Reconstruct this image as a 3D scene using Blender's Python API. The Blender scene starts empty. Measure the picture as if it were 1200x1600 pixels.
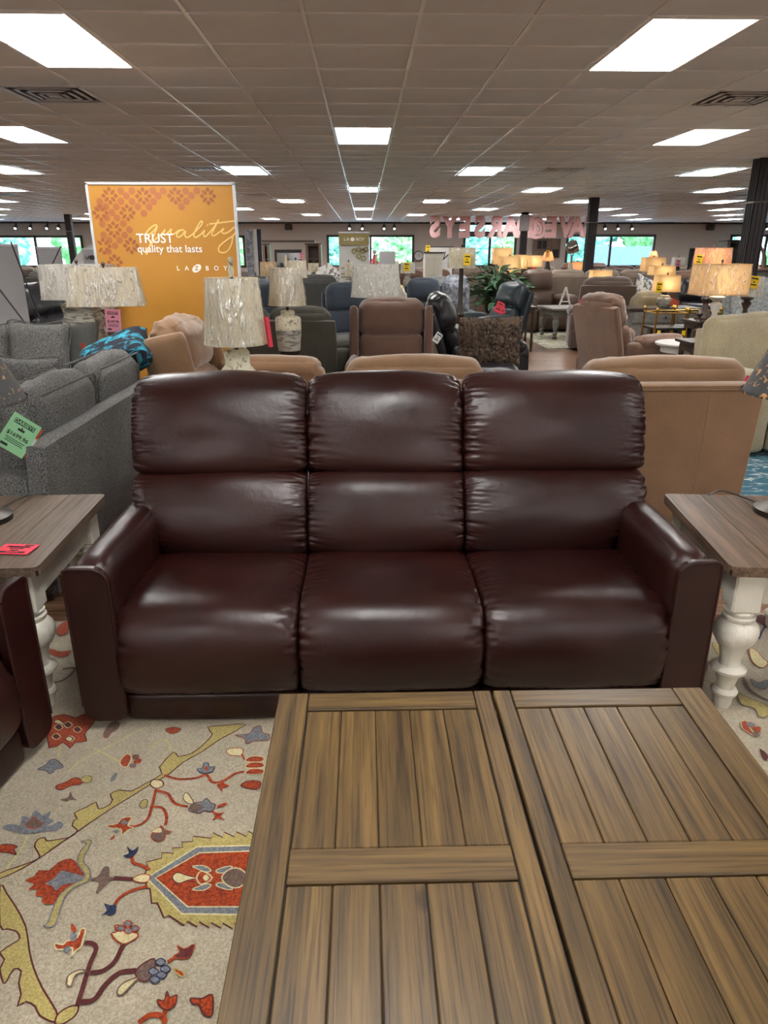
import bpy, bmesh, math, random
from mathutils import Vector, Matrix, noise

# ---------------------------------------------------------------- camera
SC = bpy.context.scene
PITCH, YAW, EYE, FPX = 0.35311, 0.02621, 1.585, 1110.0
cam_d = bpy.data.cameras.new('camera')
cam_d.sensor_fit = 'VERTICAL'; cam_d.sensor_height = 32.0
cam_d.lens = 32.0 * FPX / 1600.0
cam_d.clip_start = .05; cam_d.clip_end = 400
cam = bpy.data.objects.new('camera', cam_d); SC.collection.objects.link(cam)
cam.location = (0, 0, EYE); cam.rotation_euler = (math.pi/2 - PITCH, 0, -YAW)
SC.camera = cam
SC.view_settings.view_transform = 'Standard'; SC.view_settings.look = 'None'
SC.view_settings.gamma = 1; SC.view_settings.use_curve_mapping = False
SC.view_settings.exposure = 0.85
LIGHT_E = 15.0          # radiance of the ceiling light diffusers
# ---------------------------------------------------------------- world (daylight outside) and sun
wd = bpy.data.worlds.new('sky'); SC.world = wd; wd.use_nodes = True
nt = wd.node_tree; bg = nt.nodes['Background']
tc = nt.nodes.new('ShaderNodeTexCoord'); sx = nt.nodes.new('ShaderNodeSeparateXYZ')
cr = nt.nodes.new('ShaderNodeValToRGB')
cr.color_ramp.elements[0].position = .45; cr.color_ramp.elements[0].color = (.75, .93, 1, 1)
cr.color_ramp.elements[1].position = .9; cr.color_ramp.elements[1].color = (.35, .6, .95, 1)
mp = nt.nodes.new('ShaderNodeMapRange'); mp.inputs[1].default_value = -1; mp.inputs[2].default_value = 1
nt.links.new(tc.outputs['Generated'], sx.inputs[0]); nt.links.new(sx.outputs['Z'], mp.inputs[0])
nt.links.new(mp.outputs[0], cr.inputs[0]); nt.links.new(cr.outputs[0], bg.inputs[0])
bg.inputs[1].default_value = 4.5
sun_d = bpy.data.lights.new('sun', 'SUN'); sun_d.energy = 7.0; sun_d.angle = .02
sun = bpy.data.objects.new('sun', sun_d); SC.collection.objects.link(sun)
sun.rotation_euler = (math.radians(50), 0, math.radians(20)); sun.location = (0, 0, 30)

# ---------------------------------------------------------------- pixel ray helper: measured points of the photograph put on real planes
cp, sp, cyw, syw = math.cos(PITCH), math.sin(PITCH), math.cos(YAW), math.sin(YAW)
FW = (syw*cp, cyw*cp, -sp); RT = (cyw, -syw, 0); UP = (syw*sp, cyw*sp, cp)
def P(x, y, z=None, Y=None):
    a = (x-600)/FPX; b = (800-y)/FPX
    r = [FW[i]+a*RT[i]+b*UP[i] for i in range(3)]
    t = (z-EYE)/r[2] if z is not None else Y/r[1]
    return Vector((r[0]*t, r[1]*t, EYE+r[2]*t))

# ---------------------------------------------------------------- materials
def lin(c):
    return tuple(((v/255+.055)/1.055)**2.4 if v > 10 else v/255/12.92 for v in c) + (1,)
def newmat(name):
    m = bpy.data.materials.new(name); m.use_nodes = True
    return m, m.node_tree, m.node_tree.nodes['Principled BSDF']
def coords(nt, scale=(1, 1, 1), rnd=False):
    tc = nt.nodes.new('ShaderNodeTexCoord'); mp = nt.nodes.new('ShaderNodeMapping')
    mp.inputs['Scale'].default_value = scale
    nt.links.new(tc.outputs['Object'], mp.inputs[0])
    if rnd:
        oi = nt.nodes.new('ShaderNodeObjectInfo'); ml = nt.nodes.new('ShaderNodeMath'); ml.operation = 'MULTIPLY'
        ml.inputs[1].default_value = 37
        nt.links.new(oi.outputs['Random'], ml.inputs[0]); nt.links.new(ml.outputs[0], mp.inputs['Location'])
    return mp
def ntex(nt, mp, scale, detail=4, rough=.55, dist=0):
    n = nt.nodes.new('ShaderNodeTexNoise'); n.inputs['Scale'].default_value = scale
    n.inputs['Detail'].default_value = detail; n.inputs['Roughness'].default_value = rough
    n.inputs['Distortion'].default_value = dist
    nt.links.new(mp.outputs[0], n.inputs['Vector']); return n
def ramp(nt, src, stops):
    r = nt.nodes.new('ShaderNodeValToRGB'); e = r.color_ramp.elements
    while len(e) < len(stops): e.new(.5)
    for i, (p, c) in enumerate(stops): e[i].position = p; e[i].color = c
    nt.links.new(src, r.inputs[0]); return r
def bump(nt, b, src, strength, dist=.002, prev=None):
    n = nt.nodes.new('ShaderNodeBump'); n.inputs['Strength'].default_value = strength
    n.inputs['Distance'].default_value = dist; nt.links.new(src, n.inputs['Height'])
    if prev: nt.links.new(prev.outputs[0], n.inputs['Normal'])
    nt.links.new(n.outputs[0], b.inputs['Normal']); return n
def plain(name, rgb, rough=.6, metal=0, var=.12, scale=6, bmp=0):
    m, nt, b = newmat(name); mp = coords(nt); n = ntex(nt, mp, scale)
    c = lin(rgb); lo = tuple(v*(1-var) for v in c[:3])+(1,); hi = tuple(min(1, v*(1+var)) for v in c[:3])+(1,)
    r = ramp(nt, n.outputs[0], [(.3, lo), (.7, hi)])
    nt.links.new(r.outputs[0], b.inputs['Base Color'])
    b.inputs['Roughness'].default_value = rough; b.inputs['Metallic'].default_value = metal
    if bmp: bump(nt, b, ntex(nt, mp, 60).outputs[0], bmp)
    return m
def leather(name, rgb, rough=.34, hi=1.5):
    m, nt, b = newmat(name); mp = coords(nt)
    n = ntex(nt, mp, 3.2, 5); c = lin(rgb)
    r = ramp(nt, n.outputs[0], [(.3, tuple(v*.72 for v in c[:3])+(1,)), (.72, tuple(v*hi for v in c[:3])+(1,))])
    nt.links.new(r.outputs[0], b.inputs['Base Color'])
    rr = ramp(nt, ntex(nt, mp, 9, 3).outputs[0], [(.3, (rough-.05,)*3+(1,)), (.75, (rough+.09,)*3+(1,))])
    nt.links.new(rr.outputs[0], b.inputs['Roughness'])
    v = nt.nodes.new('ShaderNodeTexVoronoi'); v.inputs['Scale'].default_value = 420; nt.links.new(mp.outputs[0], v.inputs[0])
    b1 = bump(nt, b, v.outputs['Distance'], .10, .001)
    b2 = bump(nt, b, ntex(nt, mp, 22, 6, .6, 1.2).outputs[0], .16, .006, b1)
    b.inputs['Specular IOR Level'].default_value = .42
    return m
def fabric(name, rgb, rgb2=None, scale=260, bmp=.5, sheen=.25, mott=4):
    m, nt, b = newmat(name); mp = coords(nt); c = lin(rgb)
    c2 = lin(rgb2) if rgb2 else tuple(v*.6 for v in c[:3])+(1,)
    n = ntex(nt, mp, scale, 2, .7); r = ramp(nt, n.outputs[0], [(.38, c2), (.62, c)])
    n2 = ntex(nt, mp, mott, 4); mx = nt.nodes.new('ShaderNodeMix'); mx.data_type = 'RGBA'; mx.blend_type = 'MULTIPLY'
    mx.inputs[0].default_value = .55
    r2 = ramp(nt, n2.outputs[0], [(.3, (.62, .62, .62, 1)), (.7, (1, 1, 1, 1))])
    nt.links.new(r.outputs[0], mx.inputs[6]); nt.links.new(r2.outputs[0], mx.inputs[7])
    nt.links.new(mx.outputs[2], b.inputs['Base Color'])
    b.inputs['Roughness'].default_value = .85; b.inputs['Sheen Weight'].default_value = sheen
    b.inputs['Specular IOR Level'].default_value = .2
    b1 = bump(nt, b, n.outputs[0], bmp, .002)
    bump(nt, b, ntex(nt, mp, 14, 4, .6, .8).outputs[0], .25, .01, b1)
    return m
def wood(name, dark, mid, light, axis=1, rough=.42, grain=1.0, rnd=True, knots=True, bmp=.25):
    m, nt, b = newmat(name)
    s = [34*grain, 34*grain, 34*grain]; s[axis] = 1.3*grain
    mp = coords(nt, tuple(s), rnd); n = ntex(nt, mp, 1, 8, .72, .35)
    r = ramp(nt, n.outputs[0], [(.28, lin(dark)), (.47, lin(mid)), (.68, lin(light))])
    s2 = [9*grain, 9*grain, 9*grain]; s2[axis] = .7*grain
    mp2 = coords(nt, tuple(s2), rnd); n2 = ntex(nt, mp2, 1, 3, .5, 1.6)
    mx = nt.nodes.new('ShaderNodeMix'); mx.data_type = 'RGBA'; mx.blend_type = 'MULTIPLY'; mx.inputs[0].default_value = .8
    r2 = ramp(nt, n2.outputs[0], [(.3, (.76, .74, .71, 1)), (.55, (.94, .93, .91, 1)), (.75, (1.06, 1.04, 1, 1))])
    nt.links.new(r.outputs[0], mx.inputs[6]); nt.links.new(r2.outputs[0], mx.inputs[7])
    s3 = [160*grain, 160*grain, 160*grain]; s3[axis] = 4*grain
    n3 = ntex(nt, coords(nt, tuple(s3), rnd), 1, 2, .5)
    mx3 = nt.nodes.new('ShaderNodeMix'); mx3.data_type = 'RGBA'; mx3.blend_type = 'MULTIPLY'; mx3.inputs[0].default_value = .7
    r3 = ramp(nt, n3.outputs[0], [(.38, (.38, .34, .3, 1)), (.47, (1, 1, 1, 1))])
    nt.links.new(mx.outputs[2], mx3.inputs[6]); nt.links.new(r3.outputs[0], mx3.inputs[7])
    out = mx3.outputs[2]
    if knots:
        s4 = [5, 5, 5]; s4[axis] = 2.6
        v = nt.nodes.new('ShaderNodeTexVoronoi'); v.inputs['Scale'].default_value = 1
        nt.links.new(coords(nt, tuple(s4), rnd).outputs[0], v.inputs[0])
        mx4 = nt.nodes.new('ShaderNodeMix'); mx4.data_type = 'RGBA'; mx4.blend_type = 'MULTIPLY'; mx4.inputs[0].default_value = .85
        r4 = ramp(nt, v.outputs['Distance'], [(.0, (.2, .15, .12, 1)), (.06, (.35, .28, .22, 1)), (.1, (1, 1, 1, 1))])
        nt.links.new(out, mx4.inputs[6]); nt.links.new(r4.outputs[0], mx4.inputs[7]); out = mx4.outputs[2]
    nt.links.new(out, b.inputs['Base Color'])
    b.inputs['Roughness'].default_value = rough
    if bmp: bump(nt, b, n3.outputs[0], bmp, .001)
    return m
def emit(name, rgb, s):
    m, nt, b = newmat(name); b.inputs['Base Color'].default_value = lin(rgb)
    b.inputs['Emission Color'].default_value = lin(rgb); b.inputs['Emission Strength'].default_value = s; return m
def plastic_wrap():
    m = bpy.data.materials.new('clear plastic wrap'); m.use_nodes = True; nt = m.node_tree
    for n in list(nt.nodes): nt.nodes.remove(n)
    o = nt.nodes.new('ShaderNodeOutputMaterial'); mixs = nt.nodes.new('ShaderNodeMixShader')
    t = nt.nodes.new('ShaderNodeBsdfTransparent'); g = nt.nodes.new('ShaderNodeBsdfGlossy'); g.inputs['Roughness'].default_value = .22
    mp = coords(nt, (1, 1, .16)); mp.inputs['Rotation'].default_value = (0, .22, 0); n = ntex(nt, mp, 44, 2, .5, .5)
    bp = nt.nodes.new('ShaderNodeBump'); bp.inputs['Strength'].default_value = 1; bp.inputs['Distance'].default_value = .03
    nt.links.new(n.outputs[0], bp.inputs['Height']); nt.links.new(bp.outputs[0], g.inputs['Normal'])
    r = ramp(nt, n.outputs[0], [(.49, (.07,)*3+(1,)), (.55, (.42,)*3+(1,)), (.60, (.42,)*3+(1,)), (.66, (.07,)*3+(1,))])
    nt.links.new(r.outputs[0], mixs.inputs[0]); nt.links.new(t.outputs[0], mixs.inputs[1]); nt.links.new(g.outputs[0], mixs.inputs[2])
    nt.links.new(mixs.outputs[0], o.inputs[0]); return m
def shade_mat(name, rgb, glow=0):
    m, nt, b = newmat(name); mp = coords(nt, (1, 1, .5)); n = ntex(nt, mp, 150, 2)
    c = lin(rgb); r = ramp(nt, n.outputs[0], [(.35, tuple(v*.82 for v in c[:3])+(1,)), (.65, c)])
    tr = nt.nodes.new('ShaderNodeBsdfTranslucent'); mx = nt.nodes.new('ShaderNodeMixShader'); mx.inputs[0].default_value = .4
    nt.links.new(r.outputs[0], b.inputs['Base Color']); nt.links.new(r.outputs[0], tr.inputs[0]); b.inputs['Roughness'].default_value = .8
    o = nt.nodes['Material Output']; nt.links.new(b.outputs[0], mx.inputs[1]); nt.links.new(tr.outputs[0], mx.inputs[2])
    nt.links.new(mx.outputs[0], o.inputs[0]); return m
def fleck(name, base, spot, scale=14, lo=.52, hi=.6, rough=.7, stretch=(1, 1, 1)):
    m, nt, b = newmat(name); n = ntex(nt, coords(nt, stretch), scale, 5, .6, .8)
    r = ramp(nt, n.outputs[0], [(lo, lin(base)), (hi, lin(spot))])
    nt.links.new(r.outputs[0], b.inputs['Base Color']); b.inputs['Roughness'].default_value = rough
    bump(nt, b, n.outputs[0], .4, .01); return m

M = {}
M['burgundy'] = leather('burgundy leather', (38, 13, 10), .35, 1.5)
M['black_leather'] = leather('black leather', (26, 25, 28), .3)
M['teal_leather'] = leather('dark slate leather', (38, 48, 54), .38)
M['brown_leather'] = leather('brown leather', (84, 66, 56), .45)
M['tan'] = fabric('tan microsuede', (146, 112, 82), (126, 95, 68), 500, .15, .5)
M['taupe'] = fabric('taupe microsuede', (136, 106, 88), (116, 88, 72), 500, .15, .5)
M['brownsuede'] = fabric('brown suede', (112, 84, 70), (92, 68, 56), 400, .15, .4)
M['mocha'] = fabric('mocha microfibre', (104, 88, 78), (84, 70, 62), 400, .15, .4)
M['greige'] = fabric('greige microfibre', (138, 124, 110), (118, 104, 92), 400, .15, .4)
M['tweed'] = fabric('grey tweed', (128, 127, 124), (48, 48, 48), 190, .8, .05)
M['darkgrey'] = fabric('charcoal tweed', (84, 84, 80), (58, 58, 56), 300, .5, .1)
M['olive'] = fabric('olive grey weave', (88, 86, 76), (66, 64, 56), 300, .5, .1)
M['slate'] = fabric('slate blue fabric', (62, 70, 80), (46, 53, 62), 300, .4, .2)
M['beige'] = fabric('beige chenille', (178, 166, 136), (146, 132, 104), 170, .9, .3)
M['olivebeige'] = fabric('olive beige fabric', (142, 132, 108), (118, 108, 86), 300, .4, .3)
M['stripe'] = fabric('pale striped fabric', (168, 172, 170), (120, 126, 128), 40, .4, .2)
M['yellow_pattern'] = fleck('yellow and white print', (222, 220, 205), (205, 192, 70), 22, .48, .53, .9)
M['floral'] = fleck('grey floral print', (205, 200, 190), (90, 96, 104), 16, .48, .56, .9)
M['greyfur'] = fleck('grey fur', (150, 154, 162), (96, 100, 110), 12, .4, .6, .95)
M['brownfur'] = fleck('dark brown fur', (38, 29, 24), (104, 84, 66), 20, .36, .74, .95, (1.5, 1, .9))
M['teal_print'] = fleck('teal and black print', (14, 22, 38), (40, 150, 175), 11, .5, .6, .8, (1, 1, 2.2))
M['wood_table'] = wood('aged brown pine', (46, 34, 17), (88, 67, 34), (118, 92, 50))
M['wood_rail'] = wood('aged brown pine rail', (48, 36, 19), (90, 69, 37), (119, 94, 54), bmp=.3)
M['wood_end'] = wood('grey brown pine', (66, 54, 45), (104, 87, 73), (130, 111, 95), knots=False)
M['wood_end_dark'] = wood('umber pine', (58, 44, 34), (98, 78, 62), (132, 108, 86), knots=False)
M['groove'] = plain('dark groove', (26, 20, 16), .8)
M['floor'] = wood('brown laminate', (98, 72, 54), (140, 106, 82), (166, 132, 106), axis=0, rough=.3, knots=False, bmp=.05)
M['white_paint'] = fleck('distressed white paint', (216, 210, 196), (120, 104, 84), 46, .66, .72, .5, (1, 1, .25))
M['ceiling_tile'] = plain('mineral fibre tile', (216, 223, 228), .9, 0, .04, 2, .2)
M['tbar'] = plain('white ceiling grid', (250, 252, 255), .25, 0, .03)
M['wall'] = plain('taupe wall paint', (184, 175, 165), .8, 0, .04, 1)
M['soffit'] = plain('dark band', (60, 56, 54), .7)
M['window_frame'] = plain('bronze window frame', (58, 50, 46), .4)
M['steel'] = plain('dark painted steel', (48, 44, 46), .45, .2)
M['vent_metal'] = plain('vent metal', (205, 208, 212), .35, .3)
M['vent_dark'] = plain('vent dark', (40, 42, 46), .7)
M['chrome'] = plain('chrome', (205, 205, 205), .12, 1)
M['brass'] = plain('polished brass', (214, 178, 96), .2, 1)
M['black'] = plain('black metal', (24, 24, 26), .45)
M['bronze'] = plain('dark bronze', (56, 50, 44), .4, .7)
M['white'] = plain('matt white', (196, 196, 192), .6, 0, .04)
M['banner'] = plain('grey banner cloth', (168, 168, 170), .7, 0, .06, 3)
M['sign'] = plain('mustard sign face', (182, 128, 48), .4, 0, .03)
M['sign_dot'] = plain('terracotta print', (166, 98, 54), .5, 0, .03)
M['sign_flower'] = plain('rust print', (150, 84, 46), .5, 0, .03)
M['sign_script'] = plain('pale gold print', (226, 190, 112), .5, 0, .03)
M['sign_white'] = plain('white print', (240, 238, 232), .5, 0, .02)
M['gold_head'] = plain('olive gold print', (150, 136, 84), .5, 0, .03)
M['ink'] = plain('black ink', (20, 20, 20), .6)
M['pink'] = plain('pink card', (232, 148, 168), .6, 0, .03)
M['hotpink'] = plain('hot pink card', (226, 62, 84), .6, 0, .05)
M['green'] = plain('green card', (136, 190, 142), .6, 0, .03)
M['yellow'] = plain('yellow card', (236, 200, 30), .6, 0, .03)
M['redbrown'] = plain('rust card', (168, 66, 40), .6, 0, .05)
M['shade_cream'] = shade_mat('cream linen shade', (232, 222, 196))
M['shade_white'] = shade_mat('pale grey linen shade', (220, 218, 208))
M['shade_tan'] = shade_mat('tan burlap shade', (214, 182, 134))
M['shade_orange'] = shade_mat('orange patterned shade', (220, 160, 116))
M['shade_dark'] = fleck('charcoal and cork shade', (62, 64, 66), (196, 140, 84), 40, .58, .61, .6)
M['wrap'] = plastic_wrap()
M['stone'] = fleck('pitted cream ceramic', (206, 200, 176), (120, 112, 92), 34, .54, .64, .8)
M['stone_grey'] = fleck('layered grey stone', (158, 154, 142), (104, 100, 92), 8, .5, .56, .8, (1, 1, 5))
M['darkwood'] = wood('dark walnut', (36, 28, 24), (62, 48, 40), (86, 68, 56), knots=False)
M['greywood'] = wood('painted grey wood', (92, 92, 90), (118, 118, 114), (138, 138, 132), knots=False)
M['barnwood'] = wood('brown barn wood', (70, 54, 44), (110, 88, 72), (140, 116, 98), axis=2, knots=False)
M['letter'] = plain('dusty pink foam board', (224, 178, 178), .6, 0, .04)
M['letter_edge'] = plain('pale pink foam board', (228, 200, 198), .6, 0, .03)
M['leaf'] = fleck('green leaf', (44, 82, 50), (120, 150, 110), 40, .56, .68, .45)
M['tree'] = fleck('foliage', (84, 140, 84), (150, 190, 130), 2.6, .4, .62, .9)
M['tree_blue'] = fleck('bluish foliage', (80, 136, 120), (130, 180, 160), 2.6, .4, .62, .9)
M['trunk'] = plain('bark', (90, 76, 62), .9)
M['asphalt'] = plain('pale lot', (200, 205, 205), .9)
M['pond'] = plain('blue hoarding', (70, 105, 135), .6)
M['rug_base'] = fabric('cream wool pile', (184, 173, 152), (153, 141, 119), 210, .7, .3, 3.2)
M['rug_back'] = plain('rug edge', (150, 136, 112), .9)
M['rust'] = fabric('rust wool', (176, 68, 12), (116, 34, 6), 160, .6, .3)
M['maroon'] = fabric('maroon wool', (96, 40, 38), (70, 26, 26), 200, .6, .2)
M['gold'] = fabric('straw gold wool', (184, 168, 104), (152, 136, 76), 160, .6, .3)
M['greyblue'] = fabric('grey blue wool', (128, 132, 136), (96, 98, 106), 160, .6, .2)
M['navy'] = fabric('navy wool', (42, 52, 84), (28, 34, 58), 160, .6, .2)
M['umber'] = fabric('brown grey wool', (118, 96, 84), (92, 72, 64), 160, .6, .2)
M['ivory'] = fabric('ivory wool', (216, 204, 160), (190, 176, 130), 160, .6, .2)
M['paleolive'] = fabric('pale lime wool', (190, 184, 132), (172, 164, 112), 160, .6, .2)
M['teal_rug'] = fleck('worn teal rug', (44, 92, 108), (190, 196, 190), 9, .54, .64, .95, (1, 2.5, 1))
M['cream_rug'] = fleck('worn cream rug', (196, 192, 170), (120, 122, 112), 9, .5, .62, .95)
M['glass'] = newmat('window glass')[0]
gb = M['glass'].node_tree.nodes['Principled BSDF']; gb.inputs['Transmission Weight'].default_value = 1
gb.inputs['Roughness'].default_value = 0; gb.inputs['IOR'].default_value = 1.01; gb.inputs['Base Color'].default_value = (.93, 1, .98, 1)
M['mirror'] = plain('mirror', (225, 228, 230), .03, 1, 0)
M['lamp'] = emit('light diffuser', (255, 253, 250), LIGHT_E)
M['spot'] = emit('track lamp face', (255, 250, 240), .9)

# ---------------------------------------------------------------- mesh helpers
class MB:
    def __init__(s): s.v = []; s.f = []; s.m = []
    def add(s, vs, fs, mi=0, T=None):
        o = len(s.v)
        for p in vs:
            p = Vector(p)
            s.v.append(T @ p if T is not None else p)
        for f in fs: s.f.append(tuple(i+o for i in f)); s.m.append(mi)
        return s
    def box(s, c, d, ch=0.0, mi=0, T=None):
        hx, hy, hz = d[0]/2, d[1]/2, d[2]/2; cx, cy, cz = c
        if ch <= 0:
            vs = [(cx+a*hx, cy+b*hy, cz+e*hz) for a in (-1, 1) for b in (-1, 1) for e in (-1, 1)]
            return s.add(vs, [(0, 1, 3, 2), (4, 6, 7, 5), (0, 4, 5, 1), (2, 3, 7, 6), (0, 2, 6, 4), (1, 5, 7, 3)], mi, T)
        vs = []; idx = {}
        for a in (-1, 1):
            for b in (-1, 1):
                for e in (-1, 1):
                    for k in range(3):
                        q = [a*(hx-ch), b*(hy-ch), e*(hz-ch)]
                        q[k] += (a, b, e)[k]*ch
                        idx[(a, b, e, k)] = len(vs); vs.append((cx+q[0], cy+q[1], cz+q[2]))
        fs = []
        for k in range(3):
            o = [i for i in range(3) if i != k]
            for sg in (-1, 1):
                r = []
                for (u, w) in ((-1, -1), (1, -1), (1, 1), (-1, 1)):
                    t = [0, 0, 0]; t[k] = sg; t[o[0]] = u; t[o[1]] = w; r.append(idx[(*t, k)])
                fs.append(tuple(r))
        for k in range(3):
            o = [i for i in range(3) if i != k]
            for u in (-1, 1):
                for w in (-1, 1):
                    t1 = [0, 0, 0]; t1[k] = -1; t1[o[0]] = u; t1[o[1]] = w
                    t2 = list(t1); t2[k] = 1
                    fs.append((idx[(*t1, o[0])], idx[(*t1, o[1])], idx[(*t2, o[1])], idx[(*t2, o[0])]))
        for a in (-1, 1):
            for b in (-1, 1):
                for e in (-1, 1): fs.append(tuple(idx[(a, b, e, k)] for k in range(3)))
        return s.add(vs, fs, mi, T)
    def lathe(s, prof, n=24, c=(0, 0, 0), mi=0, T=None, sq=None, cap=True):
        vs = []; fs = []
        for (r, z) in prof:
            for i in range(n):
                a = 2*math.pi*(i+.5)/n
                vs.append((c[0]+r*math.cos(a), c[1]+r*math.sin(a), c[2]+z))
        for j in range(len(prof)-1):
            for i in range(n):
                k = (i+1) % n; fs.append((j*n+i, j*n+k, (j+1)*n+k, (j+1)*n+i))
        if cap:
            fs.append(tuple(reversed(range(n)))); fs.append(tuple(range((len(prof)-1)*n, len(prof)*n)))
        return s.add(vs, fs, mi, T)
    def cyl(s, c, r, h, n=16, mi=0, T=None): return s.lathe([(r, 0), (r, h)], n, c, mi, T)
    def tube(s, pts, r, n=8, mi=0, T=None, closed=False, rf=None):
        pts = [Vector(p) for p in pts]; vs = []; fs = []; N = len(pts); up = Vector((0, 0, 1))
        for i, p in enumerate(pts):
            a = pts[i-1] if (i > 0 or closed) else p; b = pts[(i+1) % N] if (i < N-1 or closed) else p
            t = (b-a).normalized(); ref = up if abs(t.z) < .95 else Vector((1, 0, 0))
            x = t.cross(ref).normalized(); y = x.cross(t)
            rr = rf(i/(N-1)) if rf else r
            for k in range(n):
                an = 2*math.pi*k/n; vs.append(p+x*math.cos(an)*rr+y*math.sin(an)*rr)
        for i in range(N if closed else N-1):
            for k in range(n):
                l = (k+1) % n; j = (i+1) % N; fs.append((i*n+k, i*n+l, j*n+l, j*n+k))
        if not closed:
            fs.append(tuple(reversed(range(n)))); fs.append(tuple(range((N-1)*n, N*n)))
        return s.add(vs, fs, mi, T)
    def prism(s, pts, z0, z1, mi=0, T=None):
        n = len(pts); vs = [(x, y, z0) for x, y in pts]+[(x, y, z1) for x, y in pts]
        fs = [tuple(reversed(range(n))), tuple(range(n, 2*n))]+[(i, (i+1) % n, n+(i+1) % n, n+i) for i in range(n)]
        return s.add(vs, fs, mi, T)
    def sbox(s, c, d, r=.05, puff=(0, 0, 0), n=8, wr=0, wf=9, seed=0, T=None, mi=0, df=None, k=2.0):
        """rounded, puffed, wrinkled cushion block"""
        h = [v/2 for v in d]; r = min(r, *(v*.98 for v in h)); key = {}; vs = []; fs = []
        g = [math.sin((-1+2*i/n)*math.pi/2*.92)/math.sin(math.pi/2*.92) for i in range(n+1)]
        def vert(q):
            kk = tuple(round(t, 5) for t in q)
            if kk in key: return key[kk]
            p = [q[i]*h[i] for i in range(3)]
            core = [max(-(h[i]-r), min(h[i]-r, p[i])) for i in range(3)]
            dd = Vector([p[i]-core[i] for i in range(3)])
            nrm = dd.normalized() if dd.length > 1e-7 else Vector((0, 0, 0))
            if dd.length > 1e-7:
                # cube corner direction -> sphere
                out = Vector(core)+nrm*r
            else: out = Vector(core)
            for i in range(3):
                o = [j for j in range(3) if j != i]
                out[i] += puff[i]*(1 if q[i] > 0 else -1)*abs(q[i])**k*(1-q[o[0]]**2)*(1-q[o[1]]**2)
            if wr:
                e = max(abs(q[0]), abs(q[2])) if d[0] > d[1] else max(abs(q[1]), abs(q[2]))
                w = noise.noise(Vector((out.x*wf+seed*7.3, out.y*wf*.7+seed, out.z*wf*1.4)))
                w2 = noise.noise(Vector((out.x*wf*2.7+seed, out.y*wf*2.7, out.z*wf*2.7+seed)))
                w = -abs(w)*1.4+.35+w2*.35
                out += (nrm if nrm.length else Vector((0, 0, 1)))*0+Vector([(1 if q[i] > 0 else -1)*(abs(q[i]) > .999) for i in range(3)])*wr*w*(.35+.65*e**3)
            out = out+Vector(c)
            if df: out = Vector(df(out))
            key[kk] = len(vs); vs.append(out); return key[kk]
        for a in range(3):
            o = [j for j in range(3) if j != a]
            for sg in (-1, 1):
                for i in range(n):
                    for j in range(n):
                        f = []
                        for (u, w) in ((i, j), (i+1, j), (i+1, j+1), (i, j+1)):
                            q = [0, 0, 0]; q[a] = sg; q[o[0]] = g[u]; q[o[1]] = g[w]; f.append(vert(q))
                        if (sg < 0) != (a == 1): f.reverse()
                        fs.append(tuple(f))
        return s.add(vs, fs, mi, T)
    def mesh(s, name, mats, smooth=True, angle=40):
        me = bpy.data.meshes.new(name); me.from_pydata([tuple(v) for v in s.v], [], s.f)
        for m in (mats if isinstance(mats, (list, tuple)) else [mats]): me.materials.append(M[m] if isinstance(m, str) else m)
        if max(s.m or [0]) > 0: me.polygons.foreach_set('material_index', s.m)
        if smooth:
            me.polygons.foreach_set('use_smooth', [True]*len(me.polygons))
            if angle < 180: me.set_sharp_from_angle(angle=math.radians(angle))
        me.update(); return me
def link(name, data, parent=None, loc=(0, 0, 0), rot=(0, 0, 0)):
    o = bpy.data.objects.new(name, data); SC.collection.objects.link(o)
    o.parent = parent; o.location = loc; o.rotation_euler = rot; return o
def obj(name, mb, mats, parent=None, smooth=True, angle=40, loc=(0, 0, 0), rot=(0, 0, 0)):
    return link(name, mb.mesh(name, mats, smooth, angle), parent, loc, rot)
def tag(o, label, cat, group=None):
    o['label'] = label; o['category'] = cat
    if group: o['group'] = group
    return o
def thing(name, label, cat, loc=(0, 0, 0), rz=0, group=None):
    return tag(link(name, None, None, loc, (0, 0, rz)), label, cat, group)
def struct(o): o['kind'] = 'structure'; return o
def stuff(o): o['kind'] = 'stuff'; return o
def catmull(pts, n=6, closed=False):
    pts = [Vector(p) for p in pts]; N = len(pts); out = []
    for i in range(N if closed else N-1):
        a = pts[(i-1) % N] if closed or i > 0 else pts[0]*2-pts[1]
        b = pts[i]; c = pts[(i+1) % N]
        d = pts[(i+2) % N] if closed or i < N-2 else pts[-1]*2-pts[-2]
        for k in range(n):
            t = k/n; out.append(.5*((2*b)+(c-a)*t+(2*a-5*b+4*c-d)*t*t+(3*b-a-3*c+d)*t**3))
    if not closed: out.append(pts[-1])
    return out
def resample(pts, n):
    L = [0]
    for i in range(1, len(pts)): L.append(L[-1]+(pts[i]-pts[i-1]).length)
    out = []; j = 0
    for k in range(n+1):
        t = L[-1]*k/n
        while j < len(pts)-2 and L[j+1] < t: j += 1
        d = L[j+1]-L[j] or 1; out.append(pts[j].lerp(pts[j+1], min(1, max(0, (t-L[j])/d))))
    return out
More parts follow.
